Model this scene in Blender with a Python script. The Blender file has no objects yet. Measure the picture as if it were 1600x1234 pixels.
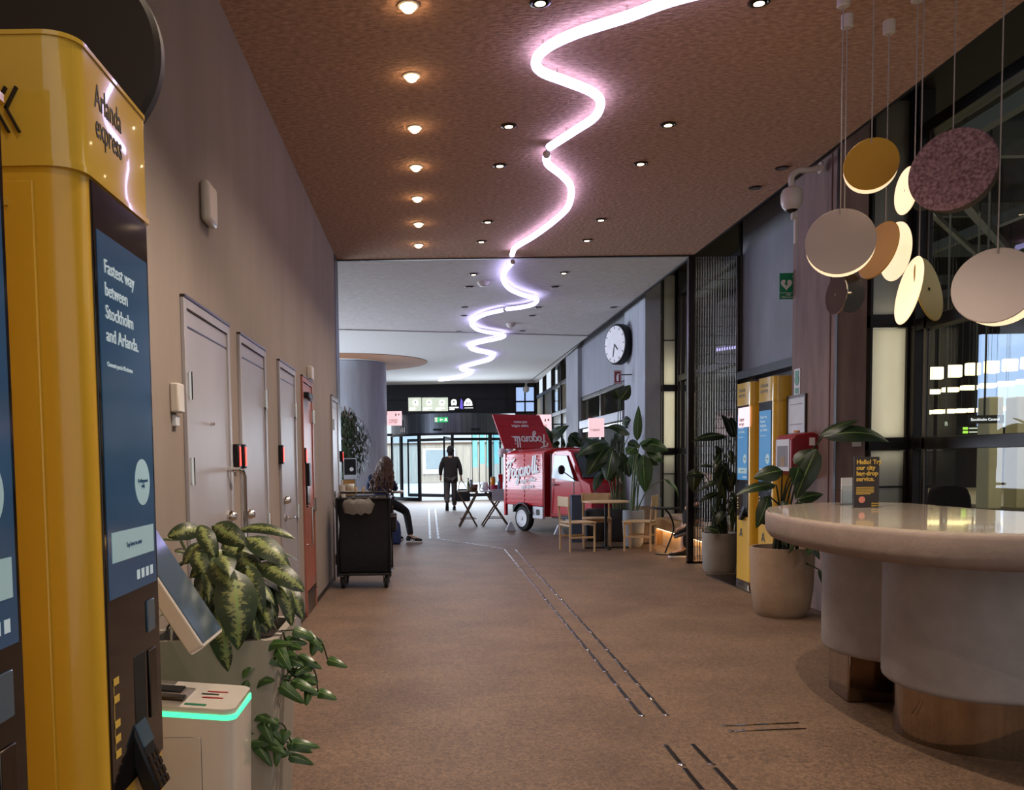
import bpy, bmesh, math, random
from mathutils import Vector, Matrix, Quaternion
from mathutils.geometry import interpolate_bezier
random.seed(7)
C = bpy.context.scene.collection
S = bpy.context.scene
# ------------------------------------------------------------------ camera
FPX, CX, CY = 1400.0, 669.2, 804.0
PITCH, ROLL, EYE = math.atan(86/1400), 0.014, 1.42
_r0 = Vector((1,0,0)); FW = Vector((0, math.cos(PITCH), -math.sin(PITCH))); _u0 = Vector((0, math.sin(PITCH), math.cos(PITCH)))
RT = _r0*math.cos(ROLL) - _u0*math.sin(ROLL); UP = _u0*math.cos(ROLL) + _r0*math.sin(ROLL)
OC = Vector((0,0,EYE))
cd = bpy.data.cameras.new('camera'); cam = bpy.data.objects.new('camera', cd); C.objects.link(cam)
cd.sensor_width = 36; cd.lens = FPX/1600*36; cd.sensor_fit = 'HORIZONTAL'
cd.shift_x = (800-CX)/1600; cd.shift_y = (CY-617)/1600; cd.clip_start = 0.05; cd.clip_end = 300
m = Matrix((RT, UP, -FW)).transposed().to_4x4(); m.translation = OC
cam.matrix_world = m
S.camera = cam
# ------------------------------------------------------------------ world, exposure
w = bpy.data.worlds.new('world'); S.world = w; w.use_nodes = True
w.node_tree.nodes['Background'].inputs[0].default_value = (0.78, 0.75, 0.74, 1)
w.node_tree.nodes['Background'].inputs[1].default_value = 0.47
S.view_settings.view_transform = 'Standard'; S.view_settings.look = 'None'
S.view_settings.exposure = 1.0; S.view_settings.gamma = 1; S.view_settings.use_curve_mapping = False

def area(name, loc, direction, sx, sy, power, col):
    l = bpy.data.lights.new(name, 'AREA'); l.shape = 'RECTANGLE'; l.size = sx; l.size_y = sy; l.energy = power; l.color = col
    o = bpy.data.objects.new(name, l); C.objects.link(o); o.location = loc
    o.rotation_euler = Vector(direction).to_track_quat('-Z', 'Y').to_euler(); return o
def spot(name, loc, target, power, col, ang=95, blend=0.7, rad=0.05):
    l = bpy.data.lights.new(name, 'SPOT'); l.energy = power; l.color = col; l.spot_size = math.radians(ang); l.spot_blend = blend
    l.shadow_soft_size = rad
    o = bpy.data.objects.new(name, l); C.objects.link(o); o.location = loc
    d = Vector(target)-Vector(loc); o.rotation_euler = d.to_track_quat('-Z', 'Y').to_euler(); return o
# daylight of the square beyond the end doors, and daylight that comes in through the end glass and the side entrance
area('square_daylight', (1, 46, 11), (0, 0.1, -1), 30, 26, 4500, (0.86, 0.94, 1.0))
area('end_door_daylight', (0.8, 30.2, 1.7), (0, -1, -0.12), 4.2, 2.2, 170, (0.75, 0.86, 1.0))
#area('side_entrance_daylight', (3.6, 19.0, 1.9), (-1, -0.25, -0.1), 4.0, 2.6, 55, (0.75, 0.86, 1.0))
area('left_lounge_fill', (-6.2, 19.5, 1.8), (1, -0.12, 0.22), 9.0, 2.6, 430, (0.74, 0.84, 1.0))  # added cool fill for the far ceiling and truck side, no window here
# lamps of the station hall outside the right-hand windows
area('station_hall_lamps', (13, 14, 5.2), (0, 0, -1), 12, 14, 420, (1.0, 0.86, 0.62))

# ------------------------------------------------------------------ projection helpers (used while laying out)
def _ray(px, py): return RT*((px-CX)/FPX) + UP*((CY-py)/FPX) + FW
def on_z(px, py, z=0.0): v = _ray(px,py); return OC + v*((z-EYE)/v.z)
def on_x(px, py, X): v = _ray(px,py); return OC + v*(X/v.x)
def on_y(px, py, Y): v = _ray(px,py); return OC + v*(Y/v.y)

# ------------------------------------------------------------------ materials
def lin(c):
    if isinstance(c, str): c = [int(c[i:i+2],16)/255 for i in (0,2,4)]
    return tuple((x/12.92 if x <= 0.04045 else ((x+0.055)/1.055)**2.4) for x in c) + (1,)
def mat(name, col, rough=0.5, metal=0.0, col2=None, scale=8.0, bump=0.0, bscale=None, emit=None, estr=0.0, stretch=(1,1,1), coat=0.0, spec=0.5, alpha=None, trans=0.0, detail=4, contrast=0.5):
    m = bpy.data.materials.new(name); m.use_nodes = True; nt = m.node_tree; b = nt.nodes['Principled BSDF']
    b.inputs['Roughness'].default_value = rough; b.inputs['Metallic'].default_value = metal
    b.inputs['Coat Weight'].default_value = coat; b.inputs['Specular IOR Level'].default_value = spec
    b.inputs['Transmission Weight'].default_value = trans
    c1 = lin(col); c2 = lin(col2) if col2 else tuple(x*0.86 for x in c1[:3])+(1,)
    tc = nt.nodes.new('ShaderNodeTexCoord'); mp = nt.nodes.new('ShaderNodeMapping'); mp.inputs['Scale'].default_value = stretch
    nt.links.new(tc.outputs['Object'], mp.inputs[0])
    nz = nt.nodes.new('ShaderNodeTexNoise'); nz.inputs['Scale'].default_value = scale; nz.inputs['Detail'].default_value = detail
    nt.links.new(mp.outputs[0], nz.inputs['Vector'])
    rp = nt.nodes.new('ShaderNodeValToRGB'); rp.color_ramp.elements[0].color = c2; rp.color_ramp.elements[1].color = c1
    rp.color_ramp.elements[0].position = 0.5-contrast/2; rp.color_ramp.elements[1].position = 0.5+contrast/2
    nt.links.new(nz.outputs['Fac'], rp.inputs[0]); nt.links.new(rp.outputs[0], b.inputs['Base Color'])
    if bump:
        n2 = nt.nodes.new('ShaderNodeTexNoise'); n2.inputs['Scale'].default_value = bscale or scale*4; n2.inputs['Detail'].default_value = 6
        nt.links.new(mp.outputs[0], n2.inputs['Vector'])
        bp = nt.nodes.new('ShaderNodeBump'); bp.inputs['Strength'].default_value = bump; bp.inputs['Distance'].default_value = 0.02
        nt.links.new(n2.outputs['Fac'], bp.inputs['Height']); nt.links.new(bp.outputs[0], b.inputs['Normal'])
    if emit: b.inputs['Emission Color'].default_value = lin(emit); b.inputs['Emission Strength'].default_value = estr
    if alpha is not None: b.inputs['Alpha'].default_value = alpha
    return m
def glass(name, tint=(0.9,0.95,1,1), refl=0.10, rough=0.0):
    m = bpy.data.materials.new(name); m.use_nodes = True; nt = m.node_tree; nt.nodes.remove(nt.nodes['Principled BSDF'])
    out = nt.nodes['Material Output']; mx = nt.nodes.new('ShaderNodeMixShader'); t = nt.nodes.new('ShaderNodeBsdfTransparent'); g = nt.nodes.new('ShaderNodeBsdfGlossy')
    fr = nt.nodes.new('ShaderNodeLayerWeight'); fr.inputs[0].default_value = refl
    t.inputs[0].default_value = tint; g.inputs['Roughness'].default_value = rough; g.inputs[0].default_value = (1,1,1,1)
    ge = nt.nodes.new('ShaderNodeNewGeometry'); mu = nt.nodes.new('ShaderNodeMath'); mu.operation = 'MULTIPLY'; su = nt.nodes.new('ShaderNodeMath'); su.operation = 'SUBTRACT'; su.inputs[0].default_value = 1
    nt.links.new(ge.outputs['Backfacing'], su.inputs[1]); nt.links.new(fr.outputs['Fresnel'], mu.inputs[0]); nt.links.new(su.outputs[0], mu.inputs[1])
    nt.links.new(mu.outputs[0], mx.inputs[0]); nt.links.new(t.outputs[0], mx.inputs[1]); nt.links.new(g.outputs[0], mx.inputs[2]); nt.links.new(mx.outputs[0], out.inputs[0])
    return m
def frosted(name, tint):
    m = bpy.data.materials.new(name); m.use_nodes = True; nt = m.node_tree; nt.nodes.remove(nt.nodes['Principled BSDF'])
    out = nt.nodes['Material Output']; mx = nt.nodes.new('ShaderNodeMixShader'); t = nt.nodes.new('ShaderNodeBsdfTranslucent'); g = nt.nodes.new('ShaderNodeBsdfGlossy')
    nz = nt.nodes.new('ShaderNodeTexNoise'); nz.inputs['Scale'].default_value = 2.5
    rp = nt.nodes.new('ShaderNodeValToRGB'); rp.color_ramp.elements[0].color = tuple(x*0.8 for x in tint[:3])+(1,); rp.color_ramp.elements[1].color = tint
    nt.links.new(nz.outputs['Fac'], rp.inputs[0]); nt.links.new(rp.outputs[0], t.inputs[0])
    g.inputs['Roughness'].default_value = 0.25; mx.inputs[0].default_value = 0.12
    nt.links.new(t.outputs[0], mx.inputs[1]); nt.links.new(g.outputs[0], mx.inputs[2]); nt.links.new(mx.outputs[0], out.inputs[0])
    return m
def emis(name, col, s): return mat(name, col, 0.5, emit=col, estr=s)

M = {}
M['plaster'] = mat('wall_plaster', '988b82', 0.8, col2='897c73', scale=2.2, bump=0.12, bscale=30, stretch=(1,1,0.35))
M['ceil_warm'] = mat('rough_ceiling_plaster', 'd4aa8e', 0.95, col2='9c7860', scale=26, bump=1.0, bscale=30, stretch=(0.8,1.5,1), detail=10, contrast=0.45)
M['ceil_grey'] = mat('grey_ceiling_plaster', 'd2cecc', 0.95, col2='bab5b2', scale=22, bump=0.6, bscale=26, stretch=(0.45,1.5,1), detail=8)
M['ceil_pale'] = mat('pale_ceiling_plaster', 'd8d6d2', 0.95, col2='c8c6c2', scale=22, bump=0.4, bscale=26, stretch=(0.45,1.5,1), detail=8)
M['orange_rim'] = mat('orange_ceiling_paint', '9a6a48', 0.9, scale=10)
M['concrete'] = mat('grey_concrete', '98989c', 0.85, col2='828388', scale=3, bump=0.2, bscale=40, stretch=(2,2,0.5))
M['concrete_pale'] = mat('pale_concrete', 'aeb2ba', 0.85, col2='989ca4', scale=3, bump=0.2, bscale=40, stretch=(2,2,0.4))
M['concrete_pink'] = mat('pinkish_concrete', '8d7670', 0.8, col2='6f5a56', scale=4, bump=0.2, bscale=40, stretch=(2,2,0.4), detail=6)
M['grey_panel'] = mat('blue_grey_panel', '85868f', 0.75, col2='78797f', scale=4, stretch=(1,1,0.5))
M['black_metal'] = mat('black_metal', '15151a', 0.45, metal=0.3, scale=6)
M['dark_frame'] = mat('dark_bronze_frame', '2a2626', 0.4, metal=0.6, scale=6, col2='221e1e')
M['black_matte'] = mat('black_matte', '0c0c0e', 0.7, scale=9)
M['black_cloth'] = mat('black_cloth', '16151a', 0.9, scale=40, col2='0e0d10', bump=0.3, bscale=14)
M['black_rubber'] = mat('black_rubber', '141414', 0.75, scale=20)
M['steel'] = mat('brushed_steel', 'b8b4ae', 0.34, metal=1.0, col2='a09c96', scale=30, stretch=(1,1,0.05))
M['steel_dark'] = mat('dark_brushed_metal', '5a524c', 0.3, metal=1.0, col2='463f3a', scale=20, stretch=(8,8,0.1))
M['mirror_bronze'] = mat('polished_bronze_steel', 'a89682', 0.07, metal=1.0, col2='927f6c', scale=6, stretch=(6,6,0.1))
M['chrome'] = mat('chrome', 'd8d6d2', 0.12, metal=1.0, scale=5)
M['door_grey'] = mat('grey_door_paint', 'a29fa6', 0.42, col2='979398', scale=3)
M['door_copper'] = mat('copper_red_door', 'a8685a', 0.4, col2='985c50', scale=3)
M['white_plastic'] = mat('white_plastic', 'd0c8be', 0.35, scale=5, col2='c4bcb2')
M['white_gloss'] = mat('glossy_white', 'd6cec6', 0.2, coat=0.5, scale=4, col2='ccc4bc')
M['white_paint'] = mat('white_paint', 'dcdce0', 0.5, scale=5)
M['yellow'] = mat('yellow_lacquer', 'd8ac34', 0.28, col2='cea22e', scale=3, coat=0.3)
M['yellow_gloss'] = mat('glossy_yellow_face', 'd6b044', 0.12, col2='ccaa40', scale=3, coat=0.8)
M['bezel'] = mat('black_glass_bezel', '100d0d', 0.08, scale=4, spec=0.6)
M['display'] = mat('blue_display', '1e3448', 0.12, emit='2c4a68', estr=0.22, scale=1.5)
M['display_bright'] = mat('bright_blue_display', '3a6c96', 0.15, emit='4a88b8', estr=0.28, scale=1.5)
M['display_dark'] = mat('dark_grey_display', '2a3138', 0.1, scale=2, emit='3a464e', estr=0.25)
M['disp_white'] = mat('display_lettering', 'a8b6bc', 0.4, emit='a8bcc4', estr=0.22)
M['disp_button'] = mat('display_button', '809aa0', 0.4, emit='94b0b4', estr=0.2)
M['black_ink'] = mat('black_lettering', '181410', 0.5)
M['white_ink'] = mat('white_lettering', 'f8f6f6', 0.5)
M['yellow_ink'] = mat('yellow_lettering', 'd8b450', 0.5)
M['grey_ink'] = mat('grey_lettering', '6a6668', 0.6)
M['red_led'] = emis('red_indicator_light', 'ff2a20', 3.0)
M['mint_led'] = emis('mint_led_strip', '40dc94', 1.0)
M['tube'] = emis('violet_white_light_tube', 'c4bcff', 3.7)
M['lamp_warm'] = emis('warm_lamp', 'ffcf98', 22)
M['lamp_soft'] = emis('soft_warm_lamp', 'ffe0b4', 5)
M['led_warm'] = emis('warm_led_strip', 'ffcf90', 9)
M['disc_lit'] = emis('lit_pendant_disc', 'ffe2b8', 0.48)
M['disc_white'] = mat('matte_white_disc', 'b5a9a6', 0.5, scale=3, col2='aea29e')
M['disc_yellow'] = mat('matte_yellow_disc', 'd8a838', 0.5, scale=3)
M['disc_gold'] = mat('gold_disc', 'bd8f3c', 0.45, scale=3, metal=0.2)
M['disc_olive'] = mat('olive_gold_disc', '9a8438', 0.45, scale=3, metal=0.2)
M['disc_mauve'] = mat('speckled_mauve_mirror_disc', 'b090a0', 0.16, metal=0.35, scale=60, col2='7a5a68', detail=2, contrast=0.3)
M['disc_smoke'] = mat('smoked_disc', '56504c', 0.35, metal=0.7, scale=3)
M['mirror'] = mat('mirror', 'c8c4c0', 0.04, metal=1.0, scale=3)
M['cord'] = mat('grey_cord', 'a49c9a', 0.5, scale=40)
M['stone_grey'] = mat('grey_stoneware', '9a948c', 0.8, col2='8a847c', scale=6, bump=0.1)
M['stone_beige'] = mat('beige_stoneware', 'a28a74', 0.8, col2='8e7864', scale=7, bump=0.15, detail=6)
M['stone_planter'] = mat('mottled_planter', 'a49c90', 0.7, col2='8a8276', scale=4, bump=0.1, detail=6, stretch=(1,1,0.3))
M['stone_dark'] = mat('dark_plant_pot', '28262a', 0.7, scale=6)
M['stone_white'] = mat('pale_blue_grey_pot', 'aeb4bc', 0.7, col2='9ca2aa', scale=5)
M['counter_side'] = mat('counter_composite', '93827a', 0.7, col2='82736c', scale=12, bump=0.08, detail=8)
M['counter_body'] = mat('counter_body_composite', 'a29c9c', 0.65, col2='928c8c', scale=10, bump=0.08, detail=8)
M['counter_top'] = mat('polished_cream_top', 'd8ccbc', 0.08, col2='cbbba9', scale=5, coat=0.4)
M['soil'] = mat('potting_soil', '2a2018', 0.95, scale=40, bump=0.8)
M['stem'] = mat('green_stem', '4a5a30', 0.6, scale=12)
M['stem_dark'] = mat('dark_stem', '2e3620', 0.6, scale=12)
M['trunk'] = mat('brown_bark', '5a4636', 0.85, scale=20, bump=0.5)
M['wood'] = mat('oak_wood', 'b58e62', 0.45, col2='9a7448', scale=5, stretch=(8,8,0.8), detail=6)
M['wood_pale'] = mat('pale_oak', 'ccb08a', 0.45, col2='b89870', scale=5, stretch=(8,8,0.8), detail=6)
M['wood_brown'] = mat('brown_trestle_wood', '6a5440', 0.6, col2='54402e', scale=6, stretch=(6,6,1))
M['wood_orange'] = mat('orange_wood_panel', 'a8783c', 0.5, col2='94682e', scale=3, stretch=(1,1,5))
M['planks'] = mat('weathered_plank_wall', 'c4beb0', 0.8, col2='a29c90', scale=3, stretch=(6,1,0.3))
M['red'] = mat('red_vehicle_paint', 'c4121e', 0.2, col2='ba101c', scale=3, coat=0.6)
M['red_dark'] = mat('red_flap_paint', 'b81624', 0.35, scale=3)
M['red_box'] = mat('red_plastic', '8e1420', 0.4, scale=3)
M['green_sign'] = mat('green_sign', '0f6a48', 0.4, scale=3, emit='0f6a48', estr=0.05)
M['green_lit'] = emis('green_exit_light', '2f9a5c', 0.7)
M['lit_white'] = emis('lit_sign_white', 'd8e0cc', 0.38)
M['lit_pure'] = emis('lit_symbol_white', 'ffffff', 0.7)
M['lit_pink'] = emis('lit_pink_poster', 'ffd4d8', 0.42)
M['lit_violet'] = emis('lit_violet_mark', '6a5ac8', 0.5)
M['glass'] = glass('window_glass', (0.86,0.9,0.92,1), 0.22)
M['glass_door'] = glass('door_glass', (0.82,0.92,1,1), 0.12)
M['glass_entrance'] = glass('entrance_glass', (0.8,0.86,0.9,1), 0.008); M['grey_paint'] = mat('pale_grey_paint', 'a8abb4', 0.5, scale=4)
M['glass_cab'] = mat('pale_cab_glass', '9fb0b8', 0.1, scale=2, spec=0.8)
M['glass_dark'] = mat('dark_windscreen', '0c1014', 0.06, scale=2, spec=0.7)
M['acrylic'] = glass('clear_acrylic', (0.9,0.92,0.92,1), 0.35)
M['frost'] = frosted('frosted_glass', (0.82,0.80,0.72,1))
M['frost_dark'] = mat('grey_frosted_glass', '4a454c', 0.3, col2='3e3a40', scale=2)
M['skin'] = mat('skin', 'c49a80', 0.55, scale=10)
M['hair_brown'] = mat('brown_hair', '74503a', 0.45, col2='3a2418', scale=14, bump=0.8, bscale=30, stretch=(3,3,0.4))
M['hair_dark'] = mat('dark_hair', '1c1614', 0.6, scale=30, bump=0.5)
M['navy_cloth'] = mat('navy_cloth', '1c2850', 0.85, col2='141c3c', scale=14, bump=0.3)
M['blue_pack'] = mat('blue_backpack_cloth', '22386e', 0.7, col2='182850', scale=14, bump=0.3)
M['black_trouser'] = mat('black_trousers', '121216', 0.85, scale=14, bump=0.3)
M['brown_jacket'] = mat('dark_brown_jacket', '2a201e', 0.8, col2='1c1514', scale=12, bump=0.4)
M['grey_trouser'] = mat('grey_brown_trousers', '57504c', 0.85, col2='48423e', scale=14, bump=0.3)
M['clear_bag'] = mat('translucent_plastic_bag', 'a8a29a', 0.25, scale=14, bump=0.9, bscale=18, alpha=0.55)
M['paper'] = mat('white_paper', 'cdd0d8', 0.6, scale=6)
M['navy_box'] = mat('slate_blue_metal', '3a4860', 0.5, scale=4)
M['cyan'] = mat('cyan_banner', 'a4dcd8', 0.6, col2='8ccccc', scale=3, emit='5cc4c8', estr=0.15)
M['pale_stone'] = mat('pale_paving', 'c4ccd4', 0.8, scale=2, col2='b4bcc6')
M['pale_building'] = mat('pale_building_render', 'd8e0e6', 0.8, scale=1)
M['strip_pale'] = mat('pale_strip', '9c9ca0', 0.5)
M['drum_metal'] = mat('brushed_grey_drum', '7c8088', 0.35, metal=0.8, col2='50545c', scale=6, stretch=(3,3,0.05))
M['hall_floor'] = mat('station_hall_floor', '8a8068', 0.6, scale=1, col2='7a7058')
M['hall_wall'] = mat('station_hall_wall', '4e4a48', 0.8, scale=1)
M['hall_dark'] = mat('dark_steelwork', '222622', 0.7, scale=2)
M['hall_beam'] = mat('grey_steel_beam', '6a6e68', 0.6, scale=2)
M['hall_cream'] = mat('cream_platform_edge', 'c8c09c', 0.6, scale=2)
M['sky_blue'] = emis('daylit_blue_glazing', '9ab4e0', 0.55)
M['hall_lamp'] = emis('hall_luminaire', 'ffe6a4', 2.0)
M['hall_sign_lit'] = emis('lit_sign_green', '9ad048', 0.8)

def floor_mat():
    m = mat('speckled_brown_linoleum', '715d4c', 0.6, col2='5a483c', scale=1.6, detail=2)
    nt = m.node_tree; b = nt.nodes['Principled BSDF']; tc = nt.nodes['Texture Coordinate']
    prev = b.inputs['Base Color'].links[0].from_socket
    # fine fleck
    v = nt.nodes.new('ShaderNodeTexNoise'); v.inputs['Scale'].default_value = 38; v.inputs['Detail'].default_value = 5; v.inputs['Distortion'].default_value = 1.6
    nt.links.new(tc.outputs['Object'], v.inputs['Vector'])
    r = nt.nodes.new('ShaderNodeValToRGB'); r.color_ramp.elements[0].position = 0.36; r.color_ramp.elements[1].position = 0.66
    r.color_ramp.elements[0].color = (0.66,0.64,0.64,1); r.color_ramp.elements[1].color = (1.42,1.38,1.32,1)
    nt.links.new(v.outputs['Fac'], r.inputs[0])
    mx = nt.nodes.new('ShaderNodeMix'); mx.data_type = 'RGBA'; mx.blend_type = 'MULTIPLY'; mx.inputs['Factor'].default_value = 1
    nt.links.new(prev, mx.inputs['A']); nt.links.new(r.outputs[0], mx.inputs['B'])
    # sheet seams
    br = nt.nodes.new('ShaderNodeTexBrick'); br.inputs['Color1'].default_value = br.inputs['Color2'].default_value = (1,1,1,1); br.inputs['Mortar'].default_value = (0.7,0.7,0.7,1)
    br.inputs['Scale'].default_value = 1; br.inputs['Mortar Size'].default_value = 0.004; br.inputs['Brick Width'].default_value = 1.25; br.inputs['Row Height'].default_value = 0.62; br.offset = 0.0
    mp = nt.nodes.new('ShaderNodeMapping'); mp.inputs['Rotation'].default_value = (0,0,0.0); mp.inputs['Location'].default_value = (0.31,0.2,0)
    nt.links.new(tc.outputs['Object'], mp.inputs[0]); nt.links.new(mp.outputs[0], br.inputs['Vector'])
    m2 = nt.nodes.new('ShaderNodeMix'); m2.data_type = 'RGBA'; m2.blend_type = 'MULTIPLY'; m2.inputs['Factor'].default_value = 0.35
    nt.links.new(mx.outputs['Result'], m2.inputs['A']); nt.links.new(br.outputs['Color'], m2.inputs['B'])
    nt.links.new(m2.outputs['Result'], b.inputs['Base Color'])
    return m
M['floor'] = floor_mat(); M['floor'].node_tree.nodes['Principled BSDF'].inputs['Specular IOR Level'].default_value = 0.3

def leaf_mat(name, edge, mid, pattern=0.0, rough=0.35):
    """green leaf: paler midrib from UV, optional variegation between the veins"""
    m = mat(name, edge, rough, col2=mid, scale=9, contrast=0.8); nt = m.node_tree; b = nt.nodes['Principled BSDF']
    uv = nt.nodes.new('ShaderNodeTexCoord'); sp = nt.nodes.new('ShaderNodeSeparateXYZ'); nt.links.new(uv.outputs['UV'], sp.inputs[0])
    a = nt.nodes.new('ShaderNodeMath'); a.operation = 'ABSOLUTE'; s = nt.nodes.new('ShaderNodeMath'); s.operation = 'SUBTRACT'; s.inputs[1].default_value = 0.5
    nt.links.new(sp.outputs['X'], s.inputs[0]); nt.links.new(s.outputs[0], a.inputs[0])
    prev = b.inputs['Base Color'].links[0].from_socket
    if pattern:
        wv = nt.nodes.new('ShaderNodeTexNoise'); wv.inputs['Scale'].default_value = 7; wv.inputs['Detail'].default_value = 3; wv.inputs['Distortion'].default_value = 1.2
        mp = nt.nodes.new('ShaderNodeMapping'); mp.inputs['Scale'].default_value = (0.6,2.2,1); nt.links.new(uv.outputs['UV'], mp.inputs[0]); nt.links.new(mp.outputs[0], wv.inputs['Vector'])
        ad = nt.nodes.new('ShaderNodeMath'); ad.operation = 'MULTIPLY_ADD'; ad.inputs[1].default_value = -1.1; nt.links.new(a.outputs[0], ad.inputs[0]); nt.links.new(wv.outputs['Fac'], ad.inputs[2])
        rr = nt.nodes.new('ShaderNodeValToRGB'); rr.color_ramp.elements[0].position = 0.24; rr.color_ramp.elements[1].position = 0.42
        nt.links.new(ad.outputs[0], rr.inputs[0])
        mx = nt.nodes.new('ShaderNodeMix'); mx.data_type = 'RGBA'; nt.links.new(rr.outputs[0], mx.inputs['Factor']); nt.links.new(prev, mx.inputs['A']); mx.inputs['B'].default_value = lin('868c54')
        prev = mx.outputs['Result']
    r = nt.nodes.new('ShaderNodeMath'); r.operation = 'LESS_THAN'; r.inputs[1].default_value = 0.025; nt.links.new(a.outputs[0], r.inputs[0])
    mx = nt.nodes.new('ShaderNodeMix'); mx.data_type = 'RGBA'; nt.links.new(r.outputs[0], mx.inputs['Factor']); nt.links.new(prev, mx.inputs['A']); mx.inputs['B'].default_value = lin('7a9450')
    nt.links.new(mx.outputs['Result'], b.inputs['Base Color'])
    return m
M['leaf_var'] = leaf_mat('variegated_leaf', '283a1e', '1c2c16', 1.0, 0.42)
M['leaf_mid'] = leaf_mat('mid_green_leaf', '3e5c2c', '2c4622')
M['leaf_dark'] = leaf_mat('dark_green_leaf', '2c4226', '1e3018')
M['leaf_deep'] = leaf_mat('deep_green_leaf', '1e2e1c', '141f12')

# ------------------------------------------------------------------ mesh builder
class MB:
    def __init__(s): s.v=[]; s.f=[]; s.uv={}
    def add(s, vs, fs, M4=None):
        o=len(s.v); s.v += [ (M4@Vector(p)) if M4 else Vector(p) for p in vs]; n=len(s.f); s.f += [tuple(i+o for i in f) for f in fs]; return n
    def box(s, x0,x1,y0,y1,z0,z1, M4=None):
        vs=[(x0,y0,z0),(x1,y0,z0),(x1,y1,z0),(x0,y1,z0),(x0,y0,z1),(x1,y0,z1),(x1,y1,z1),(x0,y1,z1)]
        s.add(vs,[(0,3,2,1),(4,5,6,7),(0,1,5,4),(1,2,6,5),(2,3,7,6),(3,0,4,7)],M4); return s
    def bar(s, a, b, w, d=None, up=(0,0,1)):
        a=Vector(a); b=Vector(b); d=d or w; z=(b-a); L=z.length; z.normalize(); u=Vector(up)
        if abs(z.dot(u))>0.98: u=Vector((0,1,0))
        x=z.cross(u).normalized(); y=x.cross(z).normalized(); R=Matrix((x,y,z)).transposed().to_4x4(); R.translation=a
        s.box(-w/2,w/2,-d/2,d/2,0,L,R); return s
    def tube(s, pts, r, n=10, closed=False, caps=True, flat=1.0):
        pts=[Vector(p) for p in pts]; rs = r if isinstance(r,(list,tuple)) else [r]*len(pts)
        N=len(pts); T=[]
        for i in range(N):
            a=pts[(i-1)%N] if (closed or i>0) else pts[i]; b=pts[(i+1)%N] if (closed or i<N-1) else pts[i]; T.append((b-a).normalized())
        u=Vector((0,0,1)) if abs(T[0].z)<0.9 else Vector((0,1,0)); x=T[0].cross(u).normalized(); vs=[];fs=[]
        for i in range(N):
            x=(x-T[i]*x.dot(T[i])).normalized(); y=T[i].cross(x)
            for k in range(n):
                t=2*math.pi*k/n; vs.append(pts[i]+x*math.cos(t)*rs[i]+y*math.sin(t)*rs[i]*flat)
        for i in range(N if closed else N-1):
            j=(i+1)%N
            for k in range(n): fs.append((i*n+k,i*n+(k+1)%n,j*n+(k+1)%n,j*n+k))
        if caps and not closed: fs.append(tuple(range(n-1,-1,-1))); fs.append(tuple((N-1)*n+k for k in range(n)))
        s.add(vs,fs); return s
    def lathe(s, prof, c=(0,0,0), n=32, M4=None, cap=True):
        vs=[];fs=[]
        for (r,z) in prof:
            for k in range(n):
                t=2*math.pi*k/n; vs.append((c[0]+r*math.cos(t),c[1]+r*math.sin(t),c[2]+z))
        for i in range(len(prof)-1):
            for k in range(n): fs.append((i*n+k,i*n+(k+1)%n,(i+1)*n+(k+1)%n,(i+1)*n+k))
        if cap: fs.append(tuple(range(n-1,-1,-1))); fs.append(tuple((len(prof)-1)*n+k for k in range(n)))
        s.add(vs,fs,M4); return s
    def prism(s, pts, z0, z1, M4=None, top=None):
        n=len(pts); tp=top or pts; vs=[(x,y,z0) for x,y in pts]+[(x,y,z1) for x,y in tp]
        fs=[tuple(range(n-1,-1,-1)), tuple(range(n,2*n))]+[(i,(i+1)%n,n+(i+1)%n,n+i) for i in range(n)]
        s.add(vs,fs,M4); return s
    def loft(s, rings, cap=True, M4=None, closed=False):
        n=len(rings[0]); vs=[p for r in rings for p in r]; fs=[]
        for i in range(len(rings)-(0 if closed else 1)):
            j=(i+1)%len(rings)
            for k in range(n): fs.append((i*n+k,i*n+(k+1)%n,j*n+(k+1)%n,j*n+k))
        if cap and not closed: fs.append(tuple(range(n-1,-1,-1))); fs.append(tuple((len(rings)-1)*n+k for k in range(n)))
        s.add(vs,fs,M4); return s
    def ball(s, c, r, n=16, m=10, sc=(1,1,1), M4=None):
        prof=[]; vs=[];fs=[]
        for i in range(m+1):
            p=math.pi*i/m
            for k in range(n):
                t=2*math.pi*k/n; vs.append((c[0]+r*sc[0]*math.sin(p)*math.cos(t), c[1]+r*sc[1]*math.sin(p)*math.sin(t), c[2]-r*sc[2]*math.cos(p)))
        for i in range(m):
            for k in range(n): fs.append((i*n+k,i*n+(k+1)%n,(i+1)*n+(k+1)%n,(i+1)*n+k))
        s.add(vs,fs,M4); return s
    def panel(s, P, R, U, w, h, t=0.004):
        """flat plate centred at P, spanned by R and U, thickness towards R x U"""
        R=Vector(R).normalized(); U=Vector(U).normalized(); N=R.cross(U); Mx=Matrix((R,U,N)).transposed().to_4x4(); Mx.translation=Vector(P)
        s.box(-w/2,w/2,-h/2,h/2,0,t,Mx); return s
    def disc(s, P, N, r, t, n=40, bulge=0.0, ex=1.0):
        N=Vector(N).normalized(); q=N.to_track_quat('Z','Y').to_matrix().to_4x4(); q.translation=Vector(P)
        e=min(t*0.4,r*0.05); prof=[(r*0.3,-t/2-bulge),(r*0.7,-t/2-bulge*0.6),(r-e,-t/2),(r,-t/2+e),(r,t/2-e),(r-e,t/2),(r*0.7,t/2+bulge*0.6),(r*0.3,t/2+bulge)]
        s.lathe(prof,n=n,M4=q); return s
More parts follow.
